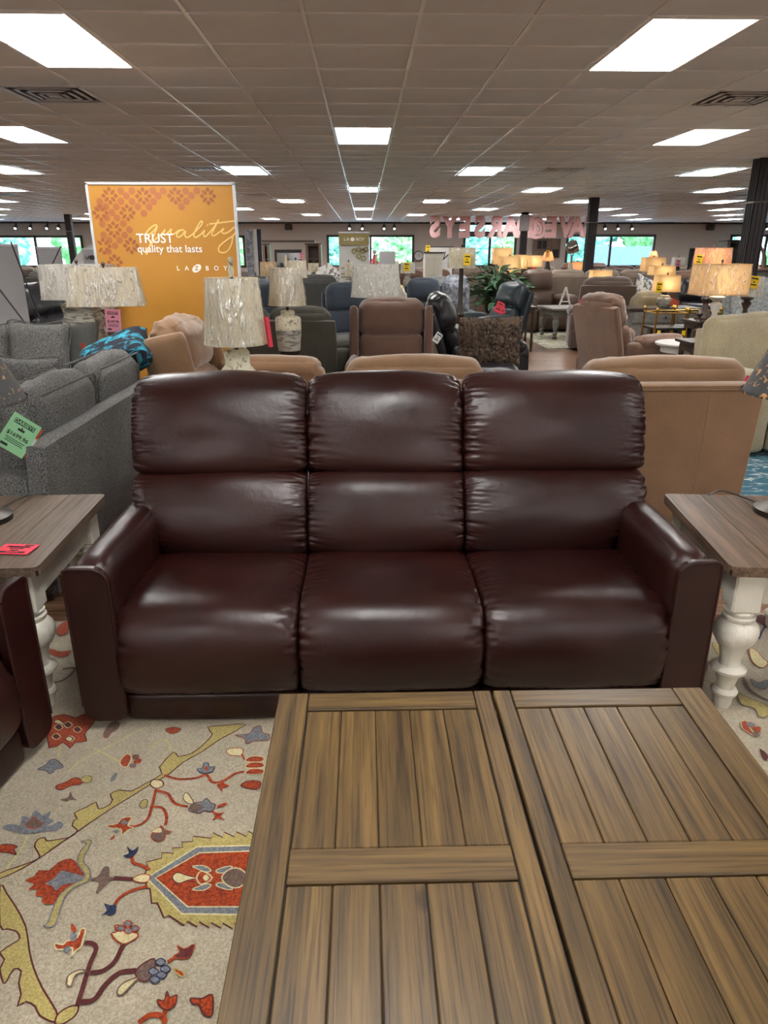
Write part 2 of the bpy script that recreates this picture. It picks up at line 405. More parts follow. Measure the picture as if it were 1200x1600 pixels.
def strip_pad(mb, prof, xl, xr, t=.09, nu=40, nv=56, eu=5, ev=7, crown=.02, wr=.006, wf=22, seed=0, mi=0, tv=None, evt=None, evb=None, sideT=None):
    """upholstered pad: profile (y,z) swept across x, its borders pulled in towards the seams"""
    pr = resample(catmull([(p[0], p[1], 0) for p in prof], 8), nv)
    vs = []; fs = []
    for j in range(nv+1):
        v = j/nv; a = pr[max(0, j-1)]; b = pr[min(nv, j+1)]; tg = (b-a).normalized(); nr = Vector((-tg.y, tg.x))
        bb = max(0, 1-2*v); tt = max(0, 2*v-1)
        e_v = min((1-bb**(evb or ev))**(1/(evb or ev)) if bb else 1, (1-tt**(evt or ev))**(1/(evt or ev)) if tt else 1)
        for i in range(nu+1):
            u = math.sin((-1+2*i/nu)*math.pi/2); e_u = (max(0, 1-abs(u)**eu))**(1/eu)
            e = e_u*e_v
            x0, x1 = xl(v), xr(v); x = (x0+x1)/2+u*(x1-x0)/2
            c = crown*(1-u*u)*(1-(2*v-1)**4)
            q = Vector((x, 0, 0)); py, pz = pr[j].x, pr[j].y
            m = abs(u)**13+.10*abs(u)**4; m2 = max(bb, tt)**10
            w1 = noise.noise(Vector((x*4+seed*3.1, v*wf*2.9+x*6, seed*9.7+(u > 0)*3)))
            w2 = noise.noise(Vector((x*wf*1.6+seed, v*3, seed*5.1)))
            w3 = noise.noise(Vector((x*4+seed, v*5, seed)))
            w = -(1-min(1, abs(w1)*3.2))**2*m*1.9*wr-(1-min(1, abs(w2)*3))**2*m2*1.0*wr+w3*wr*.6
            dep = -(1-e_u)*t-(1-e_v)*(t if tv is None else tv)*e_u+c+w
            vs.append((x, py+nr.x*dep, pz+nr.y*dep))
    for j in range(nv):
        for i in range(nu):
            a = j*(nu+1)+i; fs.append((a, a+1, a+nu+2, a+nu+1))
    return mb.add(vs, fs, mi)
_txt = {}
def text_mesh(s, size, ext=.0006, off=0, shear=0, align='CENTER', space=1):
    k = (s, size, ext, off, shear, align, space)
    if k in _txt: return _txt[k]
    cu = bpy.data.curves.new('lettering', 'FONT'); cu.body = s; cu.size = size; cu.extrude = ext; cu.offset = off; cu.shear = shear
    cu.align_x = align; cu.align_y = 'CENTER'; cu.space_character = space; cu.resolution_u = 4
    t = bpy.data.objects.new('t', cu); SC.collection.objects.link(t)
    bpy.context.view_layer.update()
    me = bpy.data.meshes.new_from_object(t.evaluated_get(bpy.context.evaluated_depsgraph_get()))
    me.materials.clear(); bpy.data.objects.remove(t); bpy.data.curves.remove(cu); _txt[k] = me; return me
def text(name, s, size, mat, parent, loc, rot=(math.pi/2, 0, 0), **kw):
    me = text_mesh(s, size, **kw).copy(); me.materials.append(M[mat]); return link(name, me, parent, loc, rot)
def lean(ang, y0, z0):
    """rotation of a vertex about the X axis through (y0,z0); positive leans backwards (+Y)"""
    c, s_ = math.cos(ang), math.sin(ang)
    def f(p): y, z = p.y-y0, p.z-z0; return (p.x, y0+y*c+z*s_, z0-y*s_+z*c)
    return f
# ================================================================ STRUCTURE
CH = 2.745; XL, XR, YB, YF = -19.0, 23.0, -9.0, 34.0; TP = .605; TX = .61; R0 = 4.376
ceiling = struct(obj('ceiling', MB().box(((XL+XR)/2, (YB+YF)/2, CH+.12), (XR-XL, YF-YB, .1)), 'ceiling_tile', smooth=False))
grid = MB()
k = -23
x = TX*(-31)+.305
while x < XR:
    if x > XL: grid.box((x, (YB+YF)/2, CH), (.022, YF-YB, .012))
    x += TX
y = R0-TP*22
while y < YF:
    if y > YB: grid.box(((XL+XR)/2, y, CH-.001), (XR-XL, .022, .012))
    y += TP
gr = obj('ceiling_grid', grid, 'tbar', ceiling, smooth=False)
gr.parent = None; struct(gr); gr.name = 'trim_1'
light_cells = {}; lights = []
for q in range(-3, 9):
    r0 = q*6
    for k in range(-9, 12):
        kx = 3*k
        if (q+k) % 2 == 0: continue          # staggered rows of fixtures
        X = kx*TX; Yc = R0+(r0+1)*TP
        if XL+.5 < X < XR-.5 and YB < Yc < YF-.8:
            lights.append((q, X, Yc)); light_cells[(kx, r0)] = light_cells[(kx, r0+1)] = 1
# fix the parity so that the first row carries the pair at +-1.83
vents = []
for r in (3, 12, 21, 30):
    for c in (-13, -4, 5, 14, 23):
        if (c, r) not in light_cells: vents.append((c, r)); light_cells[(c, r)] = 1
tile = MB().box((0, 0, 0), (TX-.023, TP-.023, .016), .002)
tme = tile.mesh('ceiling_tile', 'ceiling_tile', False)
rest = MB()
for r in range(-22, 49):
    yc = R0+(r+.5)*TP
    for c in range(-31, 38):
        xc = c*TX
        if (c, r) in light_cells or not (XL+.3 < xc < XR-.3 and YB+.3 < yc < YF-.3): continue
        if -2 <= r <= 9 and abs(xc) < 1.2+.42*yc: link('ceiling_tile', tme, ceiling, (xc, yc, CH+.008))
        elif yc > 3: rest.box((xc, yc, CH+.008), (TX-.03, TP-.03, .012))
stuff(obj('far_ceiling_tile', rest, 'ceiling_tile', ceiling, smooth=False))
# ceiling lights
lf = MB()
for (cx, cy, sx_, sy_) in ((-.29, 0, .02, 1.19), (.29, 0, .02, 1.19), (0, -.585, .56, .02), (0, .585, .56, .02)): lf.box((cx, cy, 0), (sx_, sy_, .02), .003)
lfm = lf.mesh('frame', 'tbar', False); ldm = MB().box((0, 0, 0), (.56, 1.15, .008)).mesh('diffuser', 'lamp', False)
def vis(X, Y, Z):
    v = (X, Y, Z-EYE); d = sum(v[i]*FW[i] for i in range(3))
    if d < .1: return None
    return 600+FPX*sum(v[i]*RT[i] for i in range(3))/d, 800-FPX*sum(v[i]*UP[i] for i in range(3))/d
ORD = ['first', 'second', 'third', 'fourth', 'fifth', 'sixth', 'seventh', 'eighth', 'ninth', 'tenth', 'eleventh', 'twelfth', 'thirteenth']
for q in sorted(set(l[0] for l in lights)):
    row = sorted(l for l in lights if l[0] == q)
    inview = []
    for l in row:
        p = vis(l[1], l[2]-.6*(l[2] > 1), CH)
        if p and -90 < p[0] < 1290 and p[1] > -60 and q >= 0: inview.append(l)
    for l in row:
        X, Yc = l[1], l[2]
        if l in inview:
            lab = 'lit ceiling panel, %s row from the camera, %s from the left' % (ORD[q], ORD[inview.index(l)])
        elif q <= 1 and abs(X) < 8: lab = 'lit rectangular ceiling light panel outside the picture'
        else: continue
        t = thing('ceiling_light', lab, 'light', (X, Yc, CH), 0, 'rectangular ceiling light panels')
        link('frame', lfm, t); link('diffuser', ldm, t, (0, 0, .004))
# vents
def ring(mb, h, z, w=.02, d=.01):
    for (cx, cy, a, b_) in ((-h, 0, w, 2*h+w), (h, 0, w, 2*h+w), (0, -h, 2*h+w, w), (0, h, 2*h+w, w)): mb.box((cx, cy, z), (a, b_, d))
vlab = {(-4, 3): 'square louvred ceiling vent at upper left above the mustard sign', (5, 3): 'square louvred ceiling vent at upper right near the large light', (-4, 12): 'square ceiling vent just above the top of the mustard sign', (5, 12): 'square ceiling vent left of the dark columns, second from the front on the right'}
for c, r in vents:
    X, Yc = c*TX, R0+(r+.5)*TP
    p = vis(X, Yc, CH)
    if not p or not (-20 < p[0] < 1220): continue
    t = thing('ceiling_vent', vlab.get((c, r), 'small distant ceiling vent, %s vent column from the left, %s vent row from the camera' % (ORD[(-13, -4, 5, 14, 23).index(c)], ORD[[3, 12, 21, 30].index(r)])), 'vent', (X, Yc, CH), 0, 'ceiling air vents')
    obj('backing', MB().box((0, 0, .02), (.58, .58, .01)), 'vent_dark', t, False)
    obj('frame', (lambda m: (ring(m, .29, 0, .03, .014), m)[1])(MB()), 'vent_metal', t, False)
    for h, z in ((.22, -.004), (.155, -.008), (.09, -.012)):
        o = obj('louvre', (lambda m: (ring(m, h, z, .028, .008), m)[1])(MB()), 'vent_metal', t, False)
    obj('centre_plate', MB().box((0, 0, -.014), (.1, .1, .008)), 'vent_metal', t, False)

# walls
WH = CH+.1
struct(obj('wall_left', MB().box((XL-.1, (YB+YF)/2, WH/2), (.2, YF-YB+.4, WH)), 'wall', smooth=False))
struct(obj('wall_right', MB().box((XR+.1, (YB+YF)/2, WH/2), (.2, YF-YB+.4, WH)), 'wall', smooth=False))
struct(obj('wall_back', MB().box(((XL+XR)/2, YB-.1, WH/2), (XR-XL, .2, WH)), 'wall', smooth=False))
wins = [(-18.6, -12.5, .9, 2.15, 3), (-8.0, -5.35, .9, 2.15, 2), (-1.62, 2.2, .9, 2.18, 2), (4.5, 6.8, .9, 2.2, 2), (9.15, 13.1, .9, 2.2, 2), (16.6, 21.5, .9, 2.2, 3)]
wf = MB(); xp = XL
for (a, b_, z0, z1, n) in wins:
    wf.box(((xp+a)/2, YF+.1, WH/2), (a-xp, .2, WH)); wf.box(((a+b_)/2, YF+.1, z0/2), (b_-a, .2, z0))
    if a == 4.5:
        wf.box(((a+b_)/2, YF+.1, (z1+2.32)/2), (b_-a, .2, 2.32-z1)); wf.box(((a+b_)/2, YF+.1, (2.68+WH)/2), (b_-a, .2, WH-2.68))
    else: wf.box(((a+b_)/2, YF+.1, (z1+WH)/2), (b_-a, .2, WH-z1))
    xp = b_
wf.box(((xp+XR)/2, YF+.1, WH/2), (XR-xp, .2, WH))
struct(obj('wall_far', wf, 'wall', smooth=False))
for i, (a, b_, z0, z1, n) in enumerate(wins+[(4.5, 6.8, 2.32, 2.68, 1)]):
    w = struct(link('window_%d' % (i+1), None, None, ((a+b_)/2, YF, z0))); h = z1-z0; W_ = b_-a
    fm = MB().box((0, .02, 0), (W_+.1, .12, .1)).box((0, .02, h), (W_+.1, .12, .1))
    for s_ in (-1, 1): fm.box((s_*W_/2, .02, h/2), (.1, .12, h))
    obj('window_frame', fm, 'window_frame', w, False)
    for k in range(1, n): obj('mullion', MB().box((-W_/2+W_*k/n, .02, h/2), (.1, .1, h)), 'window_frame', w, False)
    for k in range(n): obj('pane', MB().box((-W_/2+W_*(k+.5)/n, .05, h/2), (W_/n-.1, .008, h-.1)), 'glass', w, False)
struct(obj('trim_2', MB().box(((XL+XR)/2, YF-.02, CH-.03), (XR-XL, .06, .06)), 'soffit', smooth=False))
struct(obj('baseboard_far', MB().box(((XL+XR)/2, YF-.02, .06), (XR-XL, .03, .12), .004), 'window_frame', smooth=False))
# floor
floor = struct(obj('floor', MB().box(((XL+XR)/2, (YB+YF)/2, -.06), (XR-XL, YF-YB, .1)), 'floor', smooth=False))
pm = MB().box((0, 0, 0), (1.216, .146, .012), .0025).mesh('floor_plank', 'floor', False)
frest = MB(); rr = random.Random(3)
nrow = 0
for j in range(-10, 94):
    off = rr.random()*1.22
    for i in range(-6, 6):
        X = i*1.22+off+.3; Yp = j*.15+.075
        if X-.6 > .9 and X+.6 < 1.2+.42*Yp and 3.0 < Yp < 14 and nrow < 295:
            link('floor_plank', pm, floor, (X, Yp, -.006)); nrow += 1
        else: frest.box((X, Yp, -.006), (1.216, .146, .012))
stuff(obj('floor_planks_beyond', frest, 'floor', floor, False))
# columns
def column(x, y, w, label, box=False):
    t = thing('steel_column', label, 'column', (x, y, 0), 0, 'dark steel columns holding the ceiling')
    m = MB(); pts = []
    h = w/2
    for (a, b_) in ((-1, -1), (1, -1), (1, 1), (-1, 1)):
        for (u, v) in ((a, b_*.72), (a*.72, b_)) if a*b_ > 0 else ((a*.72, b_), (a, b_*.72)): pts.append((u*h, v*h))
    m.prism(pts, 0, CH)
    obj('shaft', m, 'steel', t, False)
    fl = MB()
    for i in (-.42, -.14, .14, .42):
        fl.box((i*w, -h-.004, CH/2), (.018, .012, CH)); fl.box((-h-.004, i*w, CH/2), (.012, .018, CH))
    obj('fluting', fl, 'steel', t, False)
    obj('band', MB().box((0, 0, 2.2), (w+.03, w+.03, .02)), 'chrome', t, False)
    obj('base_shroud', MB().lathe([(w*1.05, 0), (w*1.0, .1), (w*.78, .6), (w*.74, .62)], 4), 'darkwood', t, False)
    if box: obj('junction_box', MB().box((-.05, -h-.1, 2.42), (.3, .16, .5), .02), 'banner', t, False)
    return t
column(5.42, 10.5, .21, 'nearest dark steel column, at right behind the burlap lamp')
column(5.43, 18.1, .2, 'dark steel column right of the hanging letters')
column(5.27, 25, .2, 'dark steel column with a beige box near its top', True)
column(-10.2, 26.8, .2, 'thin dark steel column left of the mustard sign')
# outside
struct(obj('ground_outside', MB().box((2, 90, -.25), (200, 110, .1)), 'asphalt', smooth=False))
def tree(x, y, r, h, mat_, lab, seed):
    t = thing('tree', lab, 'tree', (x, y, -.2), 0, 'trees beyond the windows')
    obj('trunk', MB().tube([(0, 0, 0), (.1, 0, h*.3), (0, .1, h*.6)], .22, 8), 'trunk', t)
    bm = bmesh.new(); bmesh.ops.create_icosphere(bm, subdivisions=5, radius=1)
    for v in bm.verts:
        d = 1+.35*noise.noise(v.co*1.7+Vector((seed, 0, 0)))+.22*noise.noise(v.co*5+Vector((0, seed, 0)))+.16*noise.noise(v.co*11)+.09*noise.noise(v.co*24)
        v.co = Vector((v.co.x*r*d, v.co.y*r*d, h*.52+v.co.z*h*.5*d))
    me = bpy.data.meshes.new('crown'); bm.to_mesh(me); bm.free(); me.materials.append(M[mat_]); link('crown', me, t)
tr = [(-33, 60, 2.6, 8, 0), (-27, 55, 2.7, 7, 1), (-21.5, 60, 2.6, 8.5, 0), (-14, 56, 2.2, 7, 1), (-9.2, 60, 2.2, 7, 0), (-3.2, 62, 2.2, 3.4, 1), (2.8, 50, 2.0, 3.4, 0), (8.6, 64, 2.4, 3.6, 1), (13.2, 72, 2.4, 3.4, 0), (16.2, 57, 2.5, 5.4, 1), (21.6, 55, 2.6, 5.6, 0), (27, 62, 2.6, 6, 1), (32.5, 55, 2.7, 6, 0), (38, 60, 2.7, 7, 1)]
for i, (x, y, r, h, k) in enumerate(tr):
    p = vis(x, y, 2)
    tree(x, y, r*1.02, h, ('tree', 'tree_blue')[k], '%s tree outside the windows, %s from the left' % (('bright green', 'bluish green')[k], ORD[i] if i < 13 else 'last'), i*3.1)
tag(obj('hoarding', MB().box((0, 0, 1.0), (8, .1, 2.0), .02), 'pond', loc=(17.5, 46, -.2), rot=(0, 0, .1), smooth=False), 'blue hoarding outside the window right of the letters', 'fence')

# track lights
tl = [(25, 0), (48, 0), (74, 0), (92, 0), (546, 0), (566, 0), (600, 0), (616, 0), (945, 0), (965, 0), (987, 0), (1197, 0)]
runs = {0: (-18, -13.5), 1: (-1.4, 1.6), 2: (10.4, 13.6), 3: (18.0, 21)}
rl = ['track over the left window', 'track over the centre window', 'track right of the pink letters', 'track at the far right']
for k, (a, b_) in runs.items():
    tag(obj('track_rail', MB().box(((a+b_)/2, 33.2, CH-.03), (b_-a, .04, .04)), 'black', smooth=False), 'black ceiling track rail, '+rl[k], 'rail')
side = [('leftmost of the four', 'second of the four', 'third of the four', 'rightmost of the four')]
for i, (px, _) in enumerate(tl):
    g = i//4 if i < 11 else 3
    X = P(px, 350, Y=33.2).x
    nm = side[0][i % 4] if i < 8 else (('left', 'middle', 'right')[i-8]+' of the three' if i < 11 else 'single')
    t = thing('track_spotlight', '%s black spotlight on the %s' % (nm, rl[g]), 'spotlight', (X, 33.2, CH-.05), 0, 'track spotlights')
    obj('stem', MB().cyl((0, 0, -.14), .03, .14, 8), 'black', t)
    R_ = Matrix.Rotation(-.9, 4, 'X')
    obj('can', MB().lathe([(.06, 0), (.08, -.1), (.1, -.2)], 12, (0, 0, -.1), T=Matrix.Translation((0, 0, -.12)) @ R_ @ Matrix.Translation((0, 0, .1))), 'black', t)
    obj('face', MB().lathe([(.066, -.195), (.06, -.203)], 12, (0, 0, -.1), T=Matrix.Translation((0, 0, -.12)) @ R_ @ Matrix.Translation((0, 0, .1))), 'spot', t)

# hanging letters, seen from behind
word = 'SAVE@DARSEYS'
pxs = [921, 902, 885, 862, 840, 820, 798, 775, 750, 727, 703, 680]
nth = {'S': ['first S of SAVE, at the right end', 'S in the middle, left of the R', 'last S, at the left end'], 'A': ['A of SAVE, beside the column', 'A left of the beige box'], 'V': ['V'], 'E': ['E of SAVE', 'E near the left end'], '@': ['at sign'], 'D': ['D half behind the column'], 'R': ['R'], 'Y': ['Y near the left end']}
cnt = {}
wire = MB()
for ch, px in zip(word, pxs):
    X = P(px, 350, Y=28).x; zc = 2.36
    k = cnt.get(ch, 0); cnt[ch] = k+1
    t = thing('hanging_letter', 'hanging pink letter seen from behind: '+nth[ch][k], 'letter', (X, 28, zc), math.pi, 'pink letters hung from the ceiling')
    if ch == '@': f = text('face', ch, .74, 'letter', t, (0, -.03, 0), ext=.012, off=.022); e = text('backing', ch, .74, 'letter_edge', t, (0, 0, 0), ext=.01, off=.058)
    else: f = text('face', ch, 1.0, 'letter', t, (0, -.03, 0), ext=.012, off=.03); e = text('backing', ch, 1.0, 'letter_edge', t, (0, 0, 0), ext=.01, off=.058)
    f2 = f.copy(); f2.location = (0, .03, 0); SC.collection.objects.link(f2)
    for g_ in (f, e, f2): g_.scale = (.80, .98, 1)
    obj('hook', MB().box((0, 0, .4), (.03, .02, .09)), 'black', t, False)
# ================================================================ RUG
def rug(name, lab, x0, x1, y0, y1, rz, mat_, th=.012, top=0):
    t = thing(name, lab, 'rug', ((x0+x1)/2, (y0+y1)/2, top), rz)
    obj('pile', MB().box((0, 0, th/2), (x1-x0, y1-y0, th), .004), mat_, t, False); return t
RZ = .012
big = rug('area_rug', 'cream wool area rug with rust, gold and grey flowers under the sofa and coffee table', -2.6, 3.0, -.6, 2.88, 0, 'rug_base')
BX, BY = .2, 1.14
def RG(x, y): # crop of the left foreground -> rug plane, rug's own coordinates
    p = P(x/2.7273, 1100+y/2.7273, z=RZ); return (p.x-BX, p.y-BY)
def RR(x, y): # full-frame pixel
    p = P(x, y, z=RZ); return (p.x-BX, p.y-BY)
motif_objs = {}
lay = [0]
def fill(pts, mat_, fn=RG, sm=2, z=0):
    q = [Vector((*fn(*p), 0)) for p in pts]
    if sm: q = catmull(q, sm+1, True)
    mb = motif_objs.setdefault(mat_, MB()); lay[0] += 1
    zz = RZ+.0012+.00002*lay[0]+z*.0006
    n = len(q); mb.add([(p.x, p.y, zz) for p in q], [tuple(range(n))])
    return q
def stroke(pts, w, mat_, fn=RG, closed=False, sm=5, taper=False, raw=False):
    q = [Vector((p[0], p[1], 0)) for p in pts] if raw else [Vector((*fn(*p), 0)) for p in pts]
    if sm: q = catmull(q, sm, closed)
    mb = motif_objs.setdefault(mat_, MB()); lay[0] += 1; zz = RZ+.0012+.00002*lay[0]
    N = len(q); vs = []
    for i, p in enumerate(q):
        a = q[i-1] if (i or closed) else p; b = q[(i+1) % N] if (i < N-1 or closed) else p
        t = (b-a).normalized(); nn = Vector((-t.y, t.x, 0)); ww = w/2*((1-.7*i/(N-1)) if taper else 1)
        vs += [(p.x+nn.x*ww, p.y+nn.y*ww, zz), (p.x-nn.x*ww, p.y-nn.y*ww, zz)]
    fs = [(2*i, 2*i+1, (2*i+3) % (2*N), (2*i+2) % (2*N)) for i in range(N if closed else N-1)]
    mb.add(vs, fs)
def shape(pts, mat_, edge='maroon', w=.004, fn=RG, sm=2):
    q = fill(pts, mat_, fn, sm)
    if edge: stroke([(p.x, p.y) for p in q], w, edge, raw=True, closed=True, sm=0)
# gold border scroll
shape([(0, 722), (60, 700), (140, 672), (170, 650), (148, 610), (160, 580), (190, 570), (200, 585), (250, 578), (300, 568), (330, 540), (308, 520), (318, 495), (330, 490), (318, 465), (370, 440), (410, 420), (420, 448), (460, 435), (480, 410), (470, 385), (510, 368), (560, 372), (620, 340), (690, 300), (680, 270), (740, 205), (760, 225), (820, 210), (870, 170), (905, 130), (885, 100), (960, 92), (1050, 88), (940, 150), (860, 205), (780, 250), (720, 300), (640, 345), (560, 395), (470, 450), (380, 510), (280, 580), (180, 650), (90, 705), (0, 745)], 'gold', sm=1)
shape([(0, 770), (30, 810), (70, 870), (110, 950), (125, 1050), (145, 1130), (185, 1220), (240, 1310), (240, 1360), (170, 1330), (150, 1290), (110, 1270), (75, 1290), (90, 1240), (80, 1190), (90, 1140), (60, 1130), (30, 1180), (15, 1190), (0, 1130), (20, 1090), (0, 1060), (60, 1020), (85, 1000), (70, 970), (30, 960), (0, 945)], 'gold', sm=1)
shape([(235, 1364), (250, 1320), (300, 1290), (335, 1290), (320, 1330), (270, 1364)], 'gold')
stroke([(290, 290), (350, 240), (450, 190), (560, 130), (620, 100)], .006, 'paleolive')
stroke([(400, 190), (470, 225), (520, 250)], .006, 'paleolive'); stroke([(640, 185), (700, 150), (730, 200)], .006, 'paleolive')
stroke([(250, 230), (262, 150), (300, 60)], .006, 'paleolive'); stroke([(30, 700), (90, 620), (120, 560)], .006, 'paleolive')
# big flower at top left
shape([(205, 75), (270, 45), (320, 60), (370, 40), (405, 65), (385, 100), (360, 130), (370, 160), (320, 165), (300, 190), (270, 165), (210, 190)], 'rust', sm=1)
for c in ((250, 100), (290, 90), (330, 110), (240, 140), (300, 150)):
    shape([(c[0]-18, c[1]), (c[0], c[1]-13), (c[0]+18, c[1]), (c[0], c[1]+13)], 'maroon', 'ivory', .003)
shape([(230, 80), (250, 68), (280, 92)], 'ivory'); shape([(278, 150), (296, 140), (312, 150), (296, 162)], 'ivory')
# small flowers
shape([(160, 280), (195, 262), (215, 240), (240, 240), (270, 270), (240, 280), (215, 300), (195, 285)], 'greyblue', 'maroon', .003)
shape([(515, 240), (540, 215), (560, 225), (555, 245), (540, 270), (515, 262)], 'rust', 'ivory', .003)
shape([(565, 220), (590, 218), (590, 235), (570, 238)], 'umber', 'rust', .002); shape([(575, 240), (602, 236), (598, 252), (572, 254)], 'rust', None)
shape([(555, 258), (578, 258), (575, 272), (556, 270)], 'greyblue', 'rust', .002)
shape([(470, 325), (485, 300), (500, 296), (495, 318), (478, 332)], 'greyblue', None)
shape([(240, 350), (280, 335), (320, 315), (355, 330), (340, 345), (300, 350), (270, 366), (245, 364)], 'rust', 'maroon', .003)
shape([(345, 325), (360, 308), (390, 312), (385, 335), (360, 336)], 'gold', 'umber', .003)
shape([(255, 410), (290, 400), (300, 375), (312, 400), (330, 412), (300, 410), (285, 418)], 'umber', None)
shape([(440, 140), (455, 100), (485, 75), (510, 85), (500, 110), (475, 125), (460, 145)], 'umber', 'rust', .002)
shape([(705, 110), (740, 100), (770, 108), (755, 125), (725, 128)], 'rust', 'umber', .003)
shape([(10, 530), (45, 515), (90, 520), (95, 480), (130, 490), (150, 455), (180, 480), (215, 460), (205, 490), (230, 500), (195, 520), (225, 520), (250, 505), (270, 520), (240, 540), (180, 545), (110, 555), (60, 545)], 'greyblue', 'greyblue', sm=1)
shape([(108, 515), (130, 500), (145, 482), (160, 500), (182, 512), (160, 530), (128, 532)], 'umber', 'rust', .003)
shape([(0, 605), (40, 600), (75, 610), (60, 622), (70, 645), (40, 635), (0, 632)], 'rust', 'maroon', .003)
# branch upper right
stroke([(665, 365), (650, 430), (630, 490), (590, 520), (550, 525)], .009, 'rust'); stroke([(640, 440), (690, 445), (710, 480), (705, 520)], .009, 'rust')
stroke([(665, 370), (715, 385), (745, 425), (800, 440)], .009, 'rust'); stroke([(700, 305), (760, 322), (830, 318), (880, 305), (905, 335), (950, 330), (1000, 300), (1040, 290)], .009, 'rust')
stroke([(945, 330), (955, 360)], .008, 'rust')
shape([(640, 345), (655, 325), (690, 330), (695, 350), (665, 362)], 'ivory')
shape([(460, 520), (500, 512), (520, 490), (560, 485), (545, 520), (570, 530), (545, 540), (520, 560), (515, 535), (465, 530)], 'rust', 'ivory', .003)
shape([(480, 545), (505, 540), (500, 555)], 'greyblue', None); shape([(525, 498), (545, 505), (535, 518), (515, 510)], 'greyblue', None); shape([(468, 580), (490, 560), (485, 578)], 'rust', None)
shape([(645, 560), (660, 545), (680, 540), (685, 520), (705, 540), (732, 548), (705, 560), (700, 580), (670, 588), (648, 576)], 'umber', 'rust', .003); shape([(645, 548), (680, 528), (690, 550)], 'ivory', 'rust', .002)
shape([(595, 432), (610, 412), (628, 412), (625, 440), (606, 448)], 'gold', 'umber', .003); shape([(780, 405), (790, 382), (805, 388), (825, 425), (800, 425)], 'ivory', 'umber', .003)
shape([(805, 450), (825, 425), (860, 420), (880, 405), (900, 425), (918, 432), (905, 460), (870, 458), (850, 468), (815, 462)], 'greyblue', 'maroon', .003); shape([(808, 440), (830, 425), (865, 440), (830, 466)], 'umber', None)
shape([(928, 435), (965, 422), (960, 436), (930, 445)], 'rust', None); shape([(900, 455), (930, 468), (958, 465), (940, 480), (960, 500), (930, 490), (905, 500), (915, 480)], 'rust', None)
shape([(840, 280), (862, 275), (870, 255), (888, 255), (892, 272), (915, 270), (905, 290), (880, 298), (855, 296)], 'greyblue', 'navy', .003); shape([(870, 275), (885, 268), (885, 290)], 'rust', None)
shape([(925, 345), (950, 340), (978, 352), (950, 362), (948, 378), (935, 362)], 'rust', None)
shape([(965, 200), (1000, 190), (1035, 195), (1030, 222), (1000, 222), (975, 218)], 'ivory', 'rust', .003); stroke([(1030, 215), (1042, 240)], .006, 'rust')
for yy in (232, 258, 285): shape([(1045, yy+12), (1070, yy-6), (1120, yy-4), (1120, yy+14), (1070, yy+18)], 'rust', 'ivory', .003)
shape([(1025, 350), (1060, 330), (1110, 335), (1100, 365), (1060, 362)], 'rust', 'maroon', .003)
shape([(1000, 135), (1060, 130), (1080, 105), (1110, 95), (1120, 125), (1145, 130), (1145, 155), (1080, 160), (1050, 172), (1040, 148)], 'greyblue', 'rust', .003)
# medallion
out = [(630, 700), (690, 660), (740, 640), (820, 590), (900, 575), (1000, 570), (1050, 568), (1300, 568), (1300, 940), (1000, 940), (900, 935), (800, 930), (720, 905), (670, 850), (640, 790)]
jag = []
for i in range(len(out)):
    a, b_ = out[i], out[(i+1) % len(out)]
    L = math.hypot(b_[0]-a[0], b_[1]-a[1]); n = max(1, int(L/42))
    for k in range(n):
        t = k/n; x = a[0]+(b_[0]-a[0])*t; y = a[1]+(b_[1]-a[1])*t; nx, ny = (b_[1]-a[1])/L, -(b_[0]-a[0])/L
        jag += [(x, y), (x+(b_[0]-a[0])/L*8+nx*22, y+(b_[1]-a[1])/L*8+ny*22)]
shape(jag, 'gold', 'maroon', .004, sm=0)
shape([(625, 745), (840, 612), (1300, 600), (1300, 905), (775, 898)], 'greyblue', 'ivory', .005, sm=0)
shape([(662, 745), (850, 638), (1300, 622), (1300, 868), (800, 868)], 'rust', 'ivory', .004, sm=0)
shape([(735, 745), (755, 722), (800, 735), (840, 745), (800, 755), (760, 768)], 'ivory', 'maroon', .003); shape([(838, 745), (860, 715), (905, 745), (860, 772)], 'rust', 'ivory', .004)
for d_ in (-1, 1):
    shape([(880, 745+d_*25), (850, 745+d_*35), (820, 745+d_*50), (870, 745+d_*52), (900, 745+d_*32)], 'greyblue', 'ivory', .003)
    shape([(920, 745+d_*30), (950, 745+d_*45), (990, 745+d_*50), (975, 745+d_*30), (940, 745+d_*20)], 'greyblue', 'ivory', .003)
shape([(945, 745), (975, 710), (1020, 705), (1060, 745), (1020, 785), (975, 780)], 'umber', 'ivory', .004); shape([(865, 745), (878, 730), (892, 745), (878, 758)], 'ivory', None)
shape([(565, 750), (600, 730), (640, 735), (630, 760), (595, 765)], 'ivory', 'rust', .003)
stroke([(565, 750), (485, 745)], .012, 'maroon'); stroke([(640, 710), (600, 690), (570, 680), (562, 655)], .009, 'rust'); stroke([(630, 780), (560, 800), (510, 830), (488, 862)], .009, 'rust')
shape([(385, 752), (420, 738), (445, 700), (465, 705), (465, 740), (485, 745), (465, 758), (430, 795), (410, 810), (425, 765)], 'umber', 'umber', .003)
shape([(525, 650), (550, 640), (540, 610), (565, 628), (590, 612), (580, 640), (560, 655), (540, 658)], 'navy', None); shape([(428, 908), (455, 885), (445, 855), (470, 862), (495, 860), (492, 895), (470, 905), (450, 900)], 'navy', None)
shape([(110, 755), (150, 740), (165, 715), (210, 715), (250, 680), (300, 665), (330, 690), (350, 720), (390, 740), (350, 770), (310, 780), (275, 830), (220, 855), (180, 845), (190, 820), (155, 820), (165, 790), (125, 795), (150, 770)], 'rust', 'rust', sm=1)
shape([(195, 770), (235, 745), (260, 715), (310, 725), (370, 745), (320, 765), (270, 775), (240, 800), (225, 780)], 'greyblue', None)
